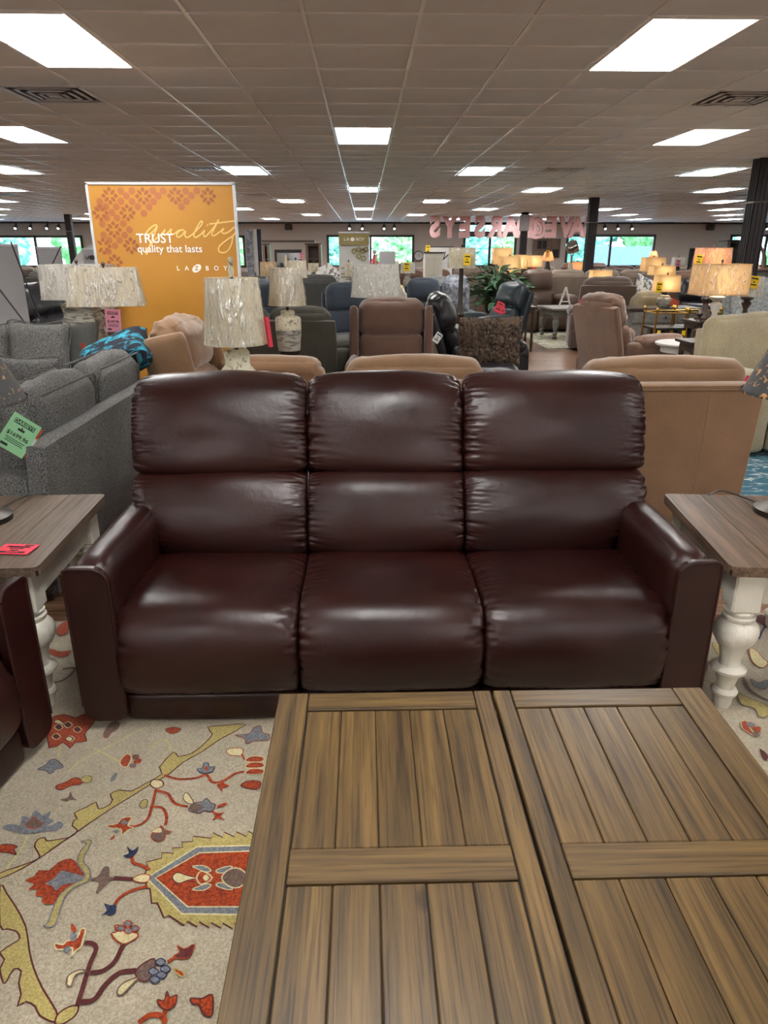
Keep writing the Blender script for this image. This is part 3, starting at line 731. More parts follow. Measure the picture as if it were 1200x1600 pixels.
shape([(345, 590), (390, 585), (375, 625), (355, 670), (385, 715), (375, 760), (310, 790), (270, 840), (235, 945), (185, 950), (205, 935), (245, 835), (300, 780), (365, 740), (330, 680), (345, 630), (370, 600)], 'gold', 'greyblue', .004)
# lower left branch
stroke([(330, 1290), (355, 1210), (385, 1110), (410, 1050), (395, 1025), (360, 1022)], .011, 'maroon'); stroke([(385, 1150), (440, 1140), (490, 1100), (525, 1030)], .011, 'maroon')
stroke([(335, 1275), (400, 1265), (450, 1200), (510, 1150), (580, 1140)], .012, 'maroon'); stroke([(590, 1364), (640, 1330), (690, 1335), (705, 1364)], .012, 'rust'); stroke([(700, 1330), (708, 1300)], .01, 'rust')
shape([(235, 1025), (270, 1030), (285, 1015), (330, 1000), (345, 965), (365, 965), (355, 1010), (345, 1040), (320, 1060), (305, 1088), (310, 1045), (270, 1050), (240, 1050)], 'rust', 'ivory', .004)
shape([(305, 940), (322, 955), (325, 975), (305, 970)], 'rust', None); shape([(300, 985), (325, 980), (325, 1008), (305, 1015)], 'greyblue', None); shape([(270, 1050), (300, 1035), (290, 1068)], 'greyblue', None)
shape([(475, 985), (500, 975), (490, 950), (510, 950), (540, 970), (590, 985), (570, 1010), (520, 1028)], 'ivory', 'rust', .004)
for c in ((515, 962), (545, 942), (575, 962), (548, 972)): shape([(c[0]-18, c[1]), (c[0], c[1]-15), (c[0]+18, c[1]), (c[0], c[1]+14)], 'greyblue', 'rust', .003)
shape([(285, 1190), (295, 1160), (340, 1138), (370, 1145), (325, 1158), (305, 1205), (288, 1205)], 'ivory', 'umber', .004)
shape([(580, 1145), (600, 1120), (655, 1090), (660, 1130), (635, 1180), (600, 1185), (580, 1160)], 'umber', 'maroon', .004)
for c in ((685, 1105), (705, 1135), (690, 1160), (660, 1180), (655, 1145)): shape([(c[0]-22, c[1]), (c[0], c[1]-16), (c[0]+22, c[1]), (c[0], c[1]+16)], 'greyblue', 'navy', .003)
shape([(500, 1240), (510, 1210), (545, 1185), (590, 1172), (560, 1205), (520, 1245)], 'ivory', 'umber', .004)
stroke([(715, 1105), (760, 1075)], .008, 'rust'); shape([(755, 1035), (785, 1050), (830, 1030), (805, 1085), (770, 1090), (740, 1080), (768, 1062)], 'maroon', 'rust', .003)
shape([(740, 1130), (782, 1150), (780, 1168), (755, 1155)], 'rust', 'gold', .003)
shape([(672, 1265), (700, 1270), (712, 1228), (725, 1258), (755, 1245), (745, 1290), (710, 1310), (680, 1290)], 'rust', 'maroon', .003)
shape([(815, 1260), (860, 1262), (905, 1245), (905, 1330), (870, 1330), (850, 1290), (820, 1280)], 'rust', 'maroon', .004)
# strip beside the left table leg and right of the sofa (full-frame pixels)
shape([(88, 985), (98, 975), (108, 972), (106, 990), (92, 995)], 'rust', 'umber', .004, RR); shape([(78, 1015), (95, 1020), (112, 1018), (100, 1028), (80, 1024)], 'rust', 'umber', .003, RR)
stroke([(84, 1068), (100, 1064), (116, 1050), (114, 1045), (98, 1047)], .012, 'umber', RR)
shape([(1110, 975), (1118, 962), (1135, 965), (1128, 980), (1112, 984)], 'rust', 'navy', .006, RR); shape([(1178, 968), (1190, 962), (1200, 970), (1200, 980), (1188, 975)], 'maroon', 'navy', .005, RR)
stroke([(1185, 1000), (1192, 985), (1200, 975)], .009, 'navy', RR); stroke([(1100, 1050), (1105, 1038), (1122, 1035), (1128, 1045)], .014, 'umber', RR)
shape([(1112, 1006), (1125, 1008), (1135, 1018), (1132, 1028), (1120, 1022)], 'gold', 'umber', .004, RR); shape([(1170, 1015), (1182, 1018), (1192, 1030), (1200, 1038), (1190, 1045), (1175, 1035)], 'ivory', 'rust', .004, RR)
stroke([(1160, 1060), (1172, 1080), (1190, 1092), (1200, 1096)], .012, 'umber', RR); shape([(1172, 1062), (1185, 1068), (1200, 1064), (1196, 1078), (1180, 1075)], 'greyblue', 'umber', .004, RR)
shape([(1152, 1085), (1170, 1092), (1200, 1105), (1200, 1120), (1186, 1122), (1178, 1108), (1158, 1102)], 'gold', 'umber', .004, RR)
stroke([(1100, 1065), (1120, 1072), (1150, 1088)], .009, 'gold', RR)
shape([(1158, 1130), (1166, 1128), (1172, 1140), (1178, 1150), (1168, 1146), (1160, 1140)], 'rust', 'ivory', .003, RR); shape([(1166, 1130), (1178, 1132), (1176, 1138), (1168, 1136)], 'greyblue', 'rust', .002, RR); shape([(1176, 1138), (1188, 1138), (1186, 1146), (1178, 1144)], 'rust', None, .002, RR); shape([(1174, 1146), (1188, 1150), (1180, 1154)], 'umber', None, .002, RR)
shape([(1186, 1172), (1196, 1178), (1200, 1185), (1194, 1190)], 'maroon', None, .003, RR)
for k_, mb in motif_objs.items():
    if k_ == 'rust': pass
    stuff(obj('pile_motif', mb, k_, big, smooth=False))
rug('runner_rug', 'worn teal patterned rug in front of the beige chair at right', 2.5, 4.6, 4.2, 6.4, 0, 'teal_rug')
rug('small_rug', 'worn cream rug under the grey coffee table by the brown recliner', 3.1, 5.6, 12.3, 15.3, 0, 'cream_rug')

# ================================================================ COFFEE TABLE
ct = thing('coffee_table', 'large square rustic pine coffee table with planked double top in the foreground', 'coffee table', (.333, 1.055, RZ))
CT0 = .47-RZ
def plank(w, l, t_, mat_, name): return MB().box((0, 0, 0), (w, l, t_), .0022).mesh(name, mat_, False)
hw = .5665; gap = .009
rnd = random.Random(5)
for s_ in (-1, 1):
    cx = s_*(hw/2+gap/2)
    tf = obj('table_top', MB().box((cx, 0, CT0-.022), (hw-.008, 1.13, .026)), 'groove', ct, False)
    ow, iw = (.078, .044)
    xo, xi = cx+s_*(hw/2-ow/2), cx-s_*(hw/2-iw/2)
    link('stile', plank(ow, 1.14, .02, 'wood_rail', 'stile'), tf, (xo, 0, CT0-.01)); link('stile', plank(iw, 1.14, .02, 'wood_rail', 'stile'), tf, (xi, 0, CT0-.01))
    L = hw-ow-iw-.006; xm = (xo-s_*ow/2+xi+s_*iw/2)/2
    for yy, ww in ((.5325, .073), (0, .082), (-.5325, .073)):
        link('rail', plank(ww, L, .02, 'wood_rail', 'rail'), tf, (xm, yy, CT0-.010), (0, 0, math.pi/2))
    pw = L/5
    for yy in (.268, -.268):
        for k in range(5):
            link('plank', plank(pw-.0022, .448, .018, 'wood_table', 'plank'), tf, (xm-L/2+pw*(k+.5), yy, CT0-.0112-.0008*rnd.random()))
for a in (-1, 1):
    for b_ in (-1, 1):
        obj('leg', MB().box((a*.5, b_*.5, (CT0-.035)/2), (.09, .09, CT0-.035), .006), 'wood_rail', ct, False)
obj('apron', MB().box((0, .52, CT0-.085), (.92, .025, .1), .003).box((0, -.52, CT0-.085), (.92, .025, .1), .003).box((.52, 0, CT0-.085), (.025, .92, .1), .003).box((-.52, 0, CT0-.085), (.025, .92, .1), .003), 'wood_rail', ct, False)
obj('gap_shade_strip', MB().box((0, 0, CT0-.06), (.08, 1.0, .05), .003), 'groove', ct, False)  # dark strip added below the gap between the halves, its colour standing for shade
obj('lower_shelf', MB().box((0, 0, .12), (1.0, 1.0, .025), .004), 'wood_rail', ct, False)

# ================================================================ SIDE TABLES
def turned(h):
    return [(.027, 0), (.031, .02), (.033, .045), (.032, .055), (.044, .062), (.046, .072), (.04, .082), (.03, .086), (.032, .105), (.04, .145), (.05, .155), (.06, .165), (.061, .175), (.05, .186), (.036, .19), (.035, .21), (.045, .262), (.05, .272), (.052, .278), (.06, .285), (.072, .31), (.076, .335), (.071, .36), (.058, .377), (.05, .382), (.056, .392), (.056, .4), (.044, .405), (.05, .412), (.053, .42), (.046, .428)]
def end_table(lab, cx, cy, rz, topmat, z=.6, w=.6, d=.76, base=0):
    t = thing('end_table', lab, 'table', (cx, cy, base), rz)
    pw = w/4; z -= base
    tt = obj('table_top', MB().box((0, 0, z-.024), (w-.01, d-.01, .022), .003), 'groove', t, False)
    def cornered(x0, x1, c0, c1):
        pts = [(x0, -d/2), (x1, -d/2), (x1, d/2), (x0, d/2)]
        r = .022
        if c0: pts = [(x0+r, -d/2), (x1, -d/2), (x1, d/2), (x0+r, d/2), (x0+r*.3, d/2-r*.3), (x0, d/2-r), (x0, -d/2+r), (x0+r*.3, -d/2+r*.3)]
        if c1: pts = [(x0, -d/2), (x1-r, -d/2), (x1-r*.3, -d/2+r*.3), (x1, -d/2+r), (x1, d/2-r), (x1-r*.3, d/2-r*.3), (x1-r, d/2), (x0, d/2)]
        return pts
    for k in range(4):
        obj('plank', MB().prism(cornered(-pw/2+.0012, pw/2-.0012, k == 0, k == 3), -.018, .018), topmat, tt, False, loc=(-w/2+pw*(k+.5), 0, z-.018))
    aw = w-.08; ad = d-.08
    for s_ in (-1, 1):
        a = obj('apron', MB().box((0, s_*(ad/2-.03), z-.1), (aw-.09, .022, .13), .002).box((0, s_*(ad/2-.018), z-.1), (aw-.2, .006, .07), .002), 'white_paint', t, False)
        a = obj('apron', MB().box((s_*(aw/2-.03), 0, z-.1), (.022, ad-.09, .13), .002).box((s_*(aw/2-.018), 0, z-.1), (.006, ad-.2, .07), .002), 'white_paint', t, False)
    for a in (-1, 1):
        for b_ in (-1, 1):
            zz = z-.036; m = MB(); m.box((0, 0, zz-.075), (.098, .098, .15), .006)
            sc = (zz-.15+.002)/.43
            m.lathe([(r, h*sc) for r, h in turned(0)], 28)
            obj('leg', m, 'white_paint', t, loc=(a*(w/2-.09), b_*(d/2-.075), 0), angle=35)
    return t
def lampbase_small(): pass
c_, s_ = math.cos(-.1), math.sin(-.1)
fx, fy = 1.205, 2.115       # front left corner of the right-hand table
end_table('wood topped end table with turned white legs right of the sofa', fx+(.31*c_-.38*s_), fy+(.31*s_+.38*c_), -.1, 'wood_end_dark', .6, .62, .76, RZ)
c_, s_ = math.cos(.04), math.sin(.04)
fx, fy = -1.09, 2.17
end_table('wood topped end table with turned white legs between the sofa and the left seat', fx+(-.31*c_-.38*s_), fy+(-.31*s_+.38*c_), .04, 'wood_end', .6, .62, .76, RZ)

# ================================================================ MAIN SOFA
sofa = thing('reclining_sofa', 'three seat burgundy leather reclining sofa behind the coffee table', 'sofa', (.093, 2.1, RZ))
OX, OY = .093, 2.1
def prof(pts): return [(y-OY, z-RZ) for y, z in pts]
seams = [-.848, -.236, .398, 1.034]
seatp = prof([(2.13, .12), (2.085, .17), (2.068, .26), (2.075, .35), (2.115, .425), (2.19, .458), (2.33, .462), (2.5, .458), (2.7, .45)])
lumb = prof([(2.70, .425), (2.63, .44), (2.60, .51), (2.62, .61), (2.66, .69), (2.70, .732), (2.74, .746), (2.79, .748)])
head = prof([(2.80, .742), (2.755, .744), (2.728, .775), (2.745, .86), (2.775, .96), (2.83, 1.05), (2.91, 1.098), (3.0, 1.09), (3.06, 1.04)])
for i in range(3):
    a, b_ = seams[i]-OX, seams[i+1]-OX
    m = strip_pad(MB(), seatp, lambda v: a+.001, lambda v: b_-.001, t=.075, nu=72, nv=110, eu=9, ev=9, crown=.014, wr=.010, wf=13, seed=i+1)
    obj('seat_cushion', m, 'burgundy', sofa, angle=180)
for i in range(3):
    sa = [-.235, .391]
    def xl(v, hd=False): return (sa[i-1] if i else (-.935 if hd else -.815-.115*min(1, max(0, (v-.22)/.45))))-OX
    def xr(v, hd=False): return (sa[i] if i < 2 else (1.135 if hd else 1.0+.13*min(1, max(0, (v-.22)/.45))))-OX
    m = strip_pad(MB(), lumb, lambda v: xl(v)+.002, lambda v: xr(v)-.002, t=.075, tv=.004, nu=72, nv=90, eu=12, ev=10, crown=.02, wr=.012, wf=11, seed=i+11)
    obj('back_cushion', m, 'burgundy', sofa, angle=180)
    m = strip_pad(MB(), head, lambda v: xl(v, True)+.002+(.07*max(0, (v-.6)/.4)**2.2 if i == 0 else .035*max(0, (v-.6)/.4)**2), lambda v: xr(v, True)-.002-(.07*max(0, (v-.6)/.4)**2.2 if i == 2 else .035*max(0, (v-.6)/.4)**2), t=.09, tv=.006, nu=72, nv=110, eu=11, ev=10, evt=6, crown=.024, wr=.014, wf=14, seed=i+21)
    obj('headrest', m, 'burgundy', sofa, angle=180)
for sm_, x in enumerate((-.2355, .391)):
    obj('piping', MB().tube([(x-OX, y-OY+.022, z-RZ) for y, z in ((2.66, .47), (2.665, .56), (2.70, .64), (2.77, .735), (2.80, .79), (2.80, .86), (2.83, .96), (2.88, 1.04), (2.95, 1.07))], .0035, 6), 'burgundy', sofa)
fr = MB().sbox((0, .87, .52), (1.98, .2, .98), .05, n=6, df=lean(.12, .87, .2))
obj('back_frame', fr, 'burgundy', sofa)
obj('back_filler', MB().box((0, .73, .62), (1.96, .05, .76), .01, T=Matrix.Translation((0, .73, .3)) @ Matrix.Rotation(-.32, 4, 'X') @ Matrix.Translation((0, -.73, -.3))), 'burgundy', sofa, False)
obj('base', MB().sbox((0, .46, .13), (1.86, .76, .2), .02, n=4), 'burgundy', sofa)
for i in range(3):
    a, b_ = seams[i]-OX, seams[i+1]-OX
    m = strip_pad(MB(), prof([(2.2, .012), (2.155, .012), (2.132, .03), (2.122, .08), (2.12, .128), (2.16, .138)]), lambda v: a+.002, lambda v: b_-.002, t=.03, nu=24, nv=24, eu=14, ev=14, crown=.004, wr=.002, seed=i)
    obj('base_panel', m, 'burgundy', sofa, angle=180)
def sofa_arm(s_, parent, x_out, x_in, mat_='burgundy', L=.76, H=.64, seed=1):
    w = abs(x_out-x_in); xc = (x_out+x_in)/2
    def df(p):
        # top pad swells inwards towards the back, arm tapers in at the bottom
        x, y, z = p
        t = max(0, min(1, (z-.42)/.2)); f = y/L
        x += -s_*.035*t*f*(1 if (x-xc)*s_ < 0 else .2)
        return (x, y, z)
    m = MB().sbox((xc, L/2+.005, H/2+.02-RZ), (w, L, H-.045), .074, (.006, .004, .012), n=26, wr=.004, wf=10, seed=seed, df=df)
    arm = obj('arm', m, mat_, parent, angle=180)
    # flat front facing with rounded corners
    r = .035; zt = H-.012-RZ; zb = .05-RZ
    xa, xb = min(x_out, x_in)+.004, max(x_out, x_in)-.004
    rin = .055; pts = []
    def arc(cx, cz, rr_, a0, a1, n=7):
        for k in range(n+1):
            a = math.radians(a0+(a1-a0)*k/n); pts.append((cx+rr_*math.cos(a), cz+rr_*math.sin(a)))
    ro, ri = (.022, rin) if s_ < 0 else (rin, .022)      # radius at xa, xb on top
    arc(xb-ri, zt-ri, ri, 0, 90); arc(xa+ro, zt-ro, ro, 90, 180)
    top = list(pts)
    arc(xa+.04, zb+.04, .04, 180, 270); arc(xb-.04, zb+.04, .04, 270, 360)
    T = Matrix(((1, 0, 0, 0), (0, 0, -1, 0), (0, 1, 0, 0), (0, 0, 0, 1)))
    f = obj('arm_front', MB().prism(pts, -.014, .014, T=T), mat_, arm, False); f.location.y = .004
    side = [(xb, z) for z in (.1, .2, .3, .4, .5)]+top+[(xa, z) for z in (.5, .4, .3, .2, .1)]
    obj('piping', MB().tube([(x, -.010, z) for x, z in side], .0048, 8), mat_, arm)
    return arm
sofa_arm(-1, sofa, -.983-OX, -.832-OX, seed=2); sofa_arm(1, sofa, 1.168-OX, 1.02-OX, seed=5)

# burgundy seat at the left edge, turned towards the coffee table
ls = thing('leather_recliner', 'burgundy leather seat cut off at the left edge facing the coffee table', 'recliner', (-1.085, 2.06, RZ), math.radians(80))
# local: front faces -Y, x to the right; the arm nearest the sofa stands at local x>0
sp2 = [(.02, .12), (-.03, .17), (-.048, .26), (-.04, .35), (.01, .425), (.08, .458), (.22, .462), (.4, .458), (.6, .45)]
obj('seat_cushion', strip_pad(MB(), sp2, lambda v: -.78, lambda v: -.15, t=.075, nu=40, nv=60, eu=8, ev=8, crown=.02, wr=.006, seed=31), 'burgundy', ls, angle=180)
obj('seat_cushion', strip_pad(MB(), sp2, lambda v: -1.42, lambda v: -.785, t=.075, nu=30, nv=40, eu=8, ev=8, crown=.02, wr=.006, seed=33), 'burgundy', ls, angle=180)
obj('base_panel', MB().sbox((-.78, .3, .075), (1.28, .6, .13), .02, n=4), 'burgundy', ls)
sofa_arm(1, ls, .0, -.14, seed=8)
sofa_arm(-1, ls, -1.57, -1.43, seed=9)
for k in (0, 1):
    obj('back_cushion', MB().sbox((-.465-.64*k, .66, .6), (.63, .22, .34), .08, (.01, .03, .01), n=12, wr=.01, df=lean(.2, .6, .4)), 'burgundy', ls)
    obj('headrest', MB().sbox((-.465-.64*k, .68, .9), (.63, .24, .34), .1, (.01, .03, .02), n=12, wr=.01, df=lean(.2, .6, .4)), 'burgundy', ls)
obj('back_frame', MB().sbox((-.785, .84, .5), (1.4, .16, .94), .04, n=4), 'burgundy', ls)
# ================================================================ SEATING BUILDER
def seating(name, lab, cat, loc, rz, mat_, n=1, sw=.56, dep=.95, aw=.17, ah=.62, bh=1.06, lean_a=.2, split=True, padded=True, loose=False, res=8, wr=.012, group=None, panel=None, legs=False, frontlip=True, wing=False, arms=True, pillow_h=None, bf=.1):
    t = thing(name, lab, cat, loc, rz, group); W = n*sw+2*aw*(1 if arms else 0); f, bk = -dep/2, dep/2; pn = panel or mat_
    obj('base', MB().sbox((0, .02, .19), (W-.04, dep-.16, .3), .03, n=4), pn, t)
    if arms:
        for s_ in (-1, 1):
            a = obj('arm', MB().sbox((s_*(W-aw)/2, -.04, ah/2+.015), (aw, dep*.86, ah-.05), .05, (.006, .01, .01), n=res), mat_, t)
            if padded: obj('arm_pad', MB().sbox((s_*(W-aw)/2, -.08, ah-.02), (aw+.045, dep*.72, .15), .07, (.01, .01, .02), n=res+2, wr=wr*.5, seed=s_), mat_, a, angle=180)
    for k in range(n):
        x = (k-(n-1)/2)*sw
        obj('seat_cushion', MB().sbox((x, f+.36, .37), (sw-.012, .70, .2), .075, (0, .02, .035), n=res+4, wr=wr*.5, seed=k), mat_, t, angle=180)
        if frontlip: obj('footrest', MB().sbox((x, f+.04, .2), (sw-.015, .09, .3), .035, (0, .015, 0), n=res, seed=k), mat_, t)
        D = lean(lean_a, bk-.15, .35)
        if loose:
            z0 = .46; hh = (pillow_h or bh)-z0
            c = obj('back_cushion', MB().sbox((x, bk-.27, z0+hh/2), (sw-.01, .2, hh), .09, (.0, .05, .03), n=res+6, wr=wr, seed=k+4, df=D), mat_, t, angle=180)
            for yy in (-.1, .1):
                pts = [D(Vector(p)) for p in ((x-sw/2+.03, bk-.27+yy, z0+.05), (x-sw/2+.02, bk-.27+yy, z0+hh-.05), (x-sw/2+.06, bk-.27+yy, z0+hh-.005), (x+sw/2-.06, bk-.27+yy, z0+hh-.005), (x+sw/2-.02, bk-.27+yy, z0+hh-.05), (x+sw/2-.03, bk-.27+yy, z0+.05))]
                obj('welt', MB().tube(pts, .006, 6), mat_, c)
        elif split:
            hb = bh-.42
            obj('back_cushion', MB().sbox((x, bk-.24, .42+hb*.22), (sw-.01, .2, hb*.5), .08, (.0, .035, .02), n=res+4, wr=wr, seed=k+4, df=D), mat_, t, angle=180)
            obj('headrest', MB().sbox((x, bk-.22, .42+hb*.72), (sw-.005, .25, hb*.56), .11, (.0, .035, .025), n=res+6, wr=wr*1.3, seed=k+9, df=D), mat_, t, angle=180)
        else:
            obj('back_cushion', MB().sbox((x, bk-.24, .40+(bh-.40)/2), (sw-.01, .2, bh-.42), .085, (.0, .045, .03), n=res+6, wr=wr, seed=k+4, df=D), mat_, t, angle=180)
    ph = bh-.1 if not loose else bh-.14
    obj('back_frame', MB().sbox((0, bk-.1, .12+(ph-.12)/2), ((n*sw+(bf if not loose else 2*aw)), .11, ph-.12), .035, n=5, df=lean(lean_a*.75, bk-.1, .2)), pn, t)
    if wing:
        for s_ in (-1, 1): obj('back_wing', MB().sbox((s_*(n*sw/2+.04), bk-.24, .42+(bh-.5)/2), (.09, .3, bh-.5), .04, n=6, df=lean(lean_a, bk-.15, .35)), mat_, t)
    if legs:
        for a in (-1, 1):
            for b_ in (-1, 1): obj('leg', MB().lathe([(.018, 0), (.026, .06)], 10, (a*(W/2-.08), b_*(dep/2-.14), 0)), 'darkwood', t)
    return t
def pillow(name, lab, c, size, rot, mat_, cat='pillow', group=None, n=14, puff=.05, wr=.01, welt=True, seed=1, fur=0):
    w, h, th = size
    t = link(name, None, None, c, rot); tag(t, lab, cat, group)
    m = MB(); vs = []; fs = []
    N = n+6
    for sgn in (-1, 1):
        o = len(vs)
        for j in range(N+1):
            for i in range(N+1):
                u, v = -1+2*i/N, -1+2*j/N
                e = ((1-u**4)*(1-v**4))**.45
                px = u*w/2*(1-.07*(1-v*v)); pz = v*h/2*(1-.07*(1-u*u))
                w_ = noise.noise(Vector((px*9+seed, pz*9, seed*3)))*wr*e
                y = sgn*(th/2*e)+w_
                if fur: y += sgn*(noise.noise(Vector((px*70, pz*22, sgn+seed)))*fur+noise.noise(Vector((px*160, pz*60, seed)))*fur*.6); px += noise.noise(Vector((pz*60, px*60, 3)))*fur*.9; pz += noise.noise(Vector((px*80, pz*60, 9)))*fur*.9
                vs.append((px, y, pz))
        for j in range(N):
            for i in range(N):
                a = o+j*(N+1)+i; q = (a, a+1, a+N+2, a+N+1); fs.append(q if sgn < 0 else tuple(reversed(q)))
    m.add(vs, fs); obj('cover', m, mat_, t, angle=180)
    if welt:
        L = [(-1, -1), (0, -1), (1, -1), (1, 0), (1, 1), (0, 1), (-1, 1), (-1, 0)]
        pts = [(u*w/2*(1-.07*(1-v*v)), 0, v*h/2*(1-.07*(1-u*u))) for u, v in L]
        obj('welt', MB().tube(catmull(pts, 5, True), .005, 6, closed=True), mat_, t)
    return t
def price_tag(lab, c, rot, mat_='hotpink', w=.09, h=.125, price='$1699.96', edge=None, big=True, group='price tags'):
    t = link('price_tag', None, None, c, rot); tag(t, lab, 'tag', group)
    obj('card', MB().box((0, 0, 0), (w, .002, h), 0), mat_, t, False)
    if big:
        obj('header', MB().box((0, -.0016, h*.33), (w*.72, .001, h*.13), 0), 'ink', t, False)
        text('lettering', 'DARSEYS', h*.13, mat_, t, (0, -.0026, h*.33), ext=.0003, off=h*.003)
        text('price', price, h*.155, 'ink', t, (0, -.0016, -h*.04), ext=.0003, off=h*.003)
        m = MB()
        for k, ww in enumerate((.7, .6, .66)): m.box((0, -.0016, -h*(.16+.05*k)), (w*ww, .001, h*.018))
        m.box((-w*.25, -.0016, -h*.38), (w*.25, .001, h*.07)); m.box((0, -.0016, h*.15), (w*.24, .001, h*.06)); m.box((0, -.0016, h*.2), (w*.04, .001, h*.06))
        obj('fine_print', m, 'ink', t, False)
    else:
        m = MB().box((0, -.0016, h*.3), (w*.7, .001, h*.12)); m.box((0, -.0016, h*.02), (w*.16, .001, h*.12)); m.box((0, -.0016, -h*.2), (w*.6, .001, h*.1))
        obj('print', m, 'ink', t, False)
    if edge:
        obj('edge_strip', MB().box((w*.5, .004, -h*.3), (.02, .002, h*.26)).box((w*.5, .004, h*.3), (.02, .002, h*.3)), edge, t, False)
        obj('edge_strip', MB().box((w*.5, .004, 0), (.02, .002, h*.3)), 'white', t, False)
    return t

# ================================================================ LAMPS AND TABLES
def plain_table(lab, x, y, z, w=.55, d=.55, mat_='darkwood', group='end tables under lamps', base=0, turnedlegs=False):
    t = thing('end_table', lab, 'table', (x, y, base), 0, group); z -= base
    obj('table_top', MB().box((0, 0, z-.015), (w, d, .03), .005), mat_, t, False)
    obj('apron', MB().box((0, 0, z-.07), (w-.08, d-.08, .08), .004), mat_, t, False)
    for a in (-1, 1):
        for b_ in (-1, 1): obj('leg', MB().lathe([(.016, 0), (.026, .1), (.02, .2), (.028, z-.11), (.028, z-.06)], 10, (a*(w/2-.06), b_*(d/2-.06), 0)), mat_, t)
    return t
def prof_jug(h, r): return [(r*.8, 0), (r, .02), (r, h*.62), (r*.93, h*.66), (r*.93, h*.67), (r*.62, h*.78), (r*.58, h*.8), (r*.6, h*.96), (r*.5, h)]
def prof_vase(h, r): return [(r*.42, 0), (r*.55, h*.02), (r*.85, h*.4), (r, h*.72), (r*1.0, h*.88), (r*.92, h*.9), (r*.55, h*.93), (r*.55, h*.98), (r*.45, h)]
def prof_urn(h, r): return [(r*.6, 0), (r*.75, h*.05), (r, h*.4), (r*.95, h*.66), (r*.7, h*.8), (r*.55, h*.85), (r*.6, h*.9), (r*.35, h)]
def prof_stick(h, r): return [(r*1.3, 0), (r*1.3, h*.04), (r*.9, h*.08), (r*.5, h*.15), (r*.35, h*.3), (r*.75, h*.38), (r*.4, h*.46), (r*.3, h*.6), (r*.7, h*.8), (r*.35, h*.86), (r*.9, h*.94), (r*.9, h*.96), (r*.3, h)]
def prof_slim(h, r): return [(r*1.4, 0), (r*1.4, .02), (r*.3, .05), (r*.25, h*.5), (r*.5, h*.55), (r*.25, h*.6), (r*.2, h)]
def lamp(lab, x, y, z0, zb, zt, wb, wt, kind='round', shade='shade_cream', base='jug', bm='stone', br=.09, wrap=True, finial='darkwood', lit=False, group=None, rz=0, name='table_lamp', cat='lamp', slope=0, depth=None, pleat=False):
    t = thing(name, lab, cat, (x, y, z0), rz, group); hb = zb-z0
    P_ = dict(jug=prof_jug, vase=prof_vase, urn=prof_urn, stick=prof_stick, slim=prof_slim)
    if base == 'block':
        m = MB(); nn = 14; vs = []
        for k in range(nn+1):
            zz = (hb-.03)*k/nn; o = br*(1+.05*math.sin(k*1.9)+.03*math.sin(k*4.1))
            vs.append((o, zz))
        m.lathe([(r*1.414, z) for r, z in vs], 4); b_ = obj('base', m, bm, t, angle=60)
        b_.rotation_euler.z = 0
    elif base == 'ribbed':
        m = MB(); n = 36; vs = []; fs = []; pr = resample([Vector((a, b_, 0)) for a, b_ in prof_urn(hb*.8, br)], 14)
        for p in pr:
            for i in range(n):
                a = 2*math.pi*i/n; r = p.x*(1+(.05 if i % 2 else -.03)*(p.y < hb*.6)); vs.append((r*math.cos(a), r*math.sin(a), p.y))
        for j in range(14):
            for i in range(n): k = (i+1) % n; fs.append((j*n+i, j*n+k, (j+1)*n+k, (j+1)*n+i))
        m.add(vs, fs); obj('base', m, bm, t)
    elif base == 'spotlight': pass
    else:
        b_ = obj('base', MB().lathe(P_[base](hb*(.93 if base in ('jug', 'vase') else 1), br), 28), bm, t)
        if base == 'vase':
            pv = [p for p in prof_vase(hb*.93, br*1.015)]
            obj('layer', MB().lathe([(br*.43, 0), (br*.56, hb*.02), (br*.86, hb*.37)], 28), 'bronze', b_)
            obj('layer', MB().lathe([(br*.865, hb*.372), (br*1.01, hb*.66), (br*.99, hb*.668)], 28), 'stone_grey', b_)
    obj('stem', MB().cyl((0, 0, hb-.06), .012, zt-zb+.06, 8), 'bronze', t)
    hs = zt-zb
    if kind == 'round':
        sh = MB().lathe([(wb/2, 0), (wt/2, hs)], 40, (0, 0, hb), cap=False)
        inner = MB().lathe([(wb/2-.003, 0), (wt/2-.003, hs)], 40, (0, 0, hb), cap=False)
        trim = MB().lathe([(wb/2+.002, 0), (wb/2+.002, .012)], 40, (0, 0, hb), cap=False).lathe([(wt/2+.002, hs-.012), (wt/2+.002, hs)], 40, (0, 0, hb), cap=False)
        if depth:
            for mm in (sh, inner, trim): mm.v = [Vector((v.x, v.y*depth, v.z)) for v in mm.v]
    else:
        dp = depth or .62
        def rect(w1, z, k=1.0): return [(-w1/2, -w1/2*dp, z), (w1/2, -w1/2*dp, z), (w1/2, w1/2*dp, z), (-w1/2, w1/2*dp, z)]
        def wallm(w1, z1, w2, z2): return MB().add(rect(w1, z1)+rect(w2, z2), [(i, (i+1) % 4, 4+(i+1) % 4, 4+i) for i in range(4)])
        sh = wallm(wb, hb, wt, hb+hs)
        trim = MB(); trim.v = wallm(wb+.006, hb, wb+.006, hb+.012).v; trim.f = wallm(wb+.006, hb, wb+.006, hb+.012).f; trim.m = [0]*4
        w2 = wallm(wt+.006, hb+hs-.012, wt+.006, hb+hs); trim.add(w2.v, w2.f)
    s_ = obj('lamp_shade', sh, shade, t, kind == 'round')
    nv2, nf2 = len(trim.v)//2, len(trim.f)//2
    for q_ in (0, 1):
        h_ = MB(); h_.v = trim.v[q_*nv2:(q_+1)*nv2]; h_.f = [tuple(i-q_*nv2 for i in f_) for f_ in trim.f[q_*nf2:(q_+1)*nf2]]; h_.m = [0]*nf2
        obj('shade_binding', h_, shade, s_, False)
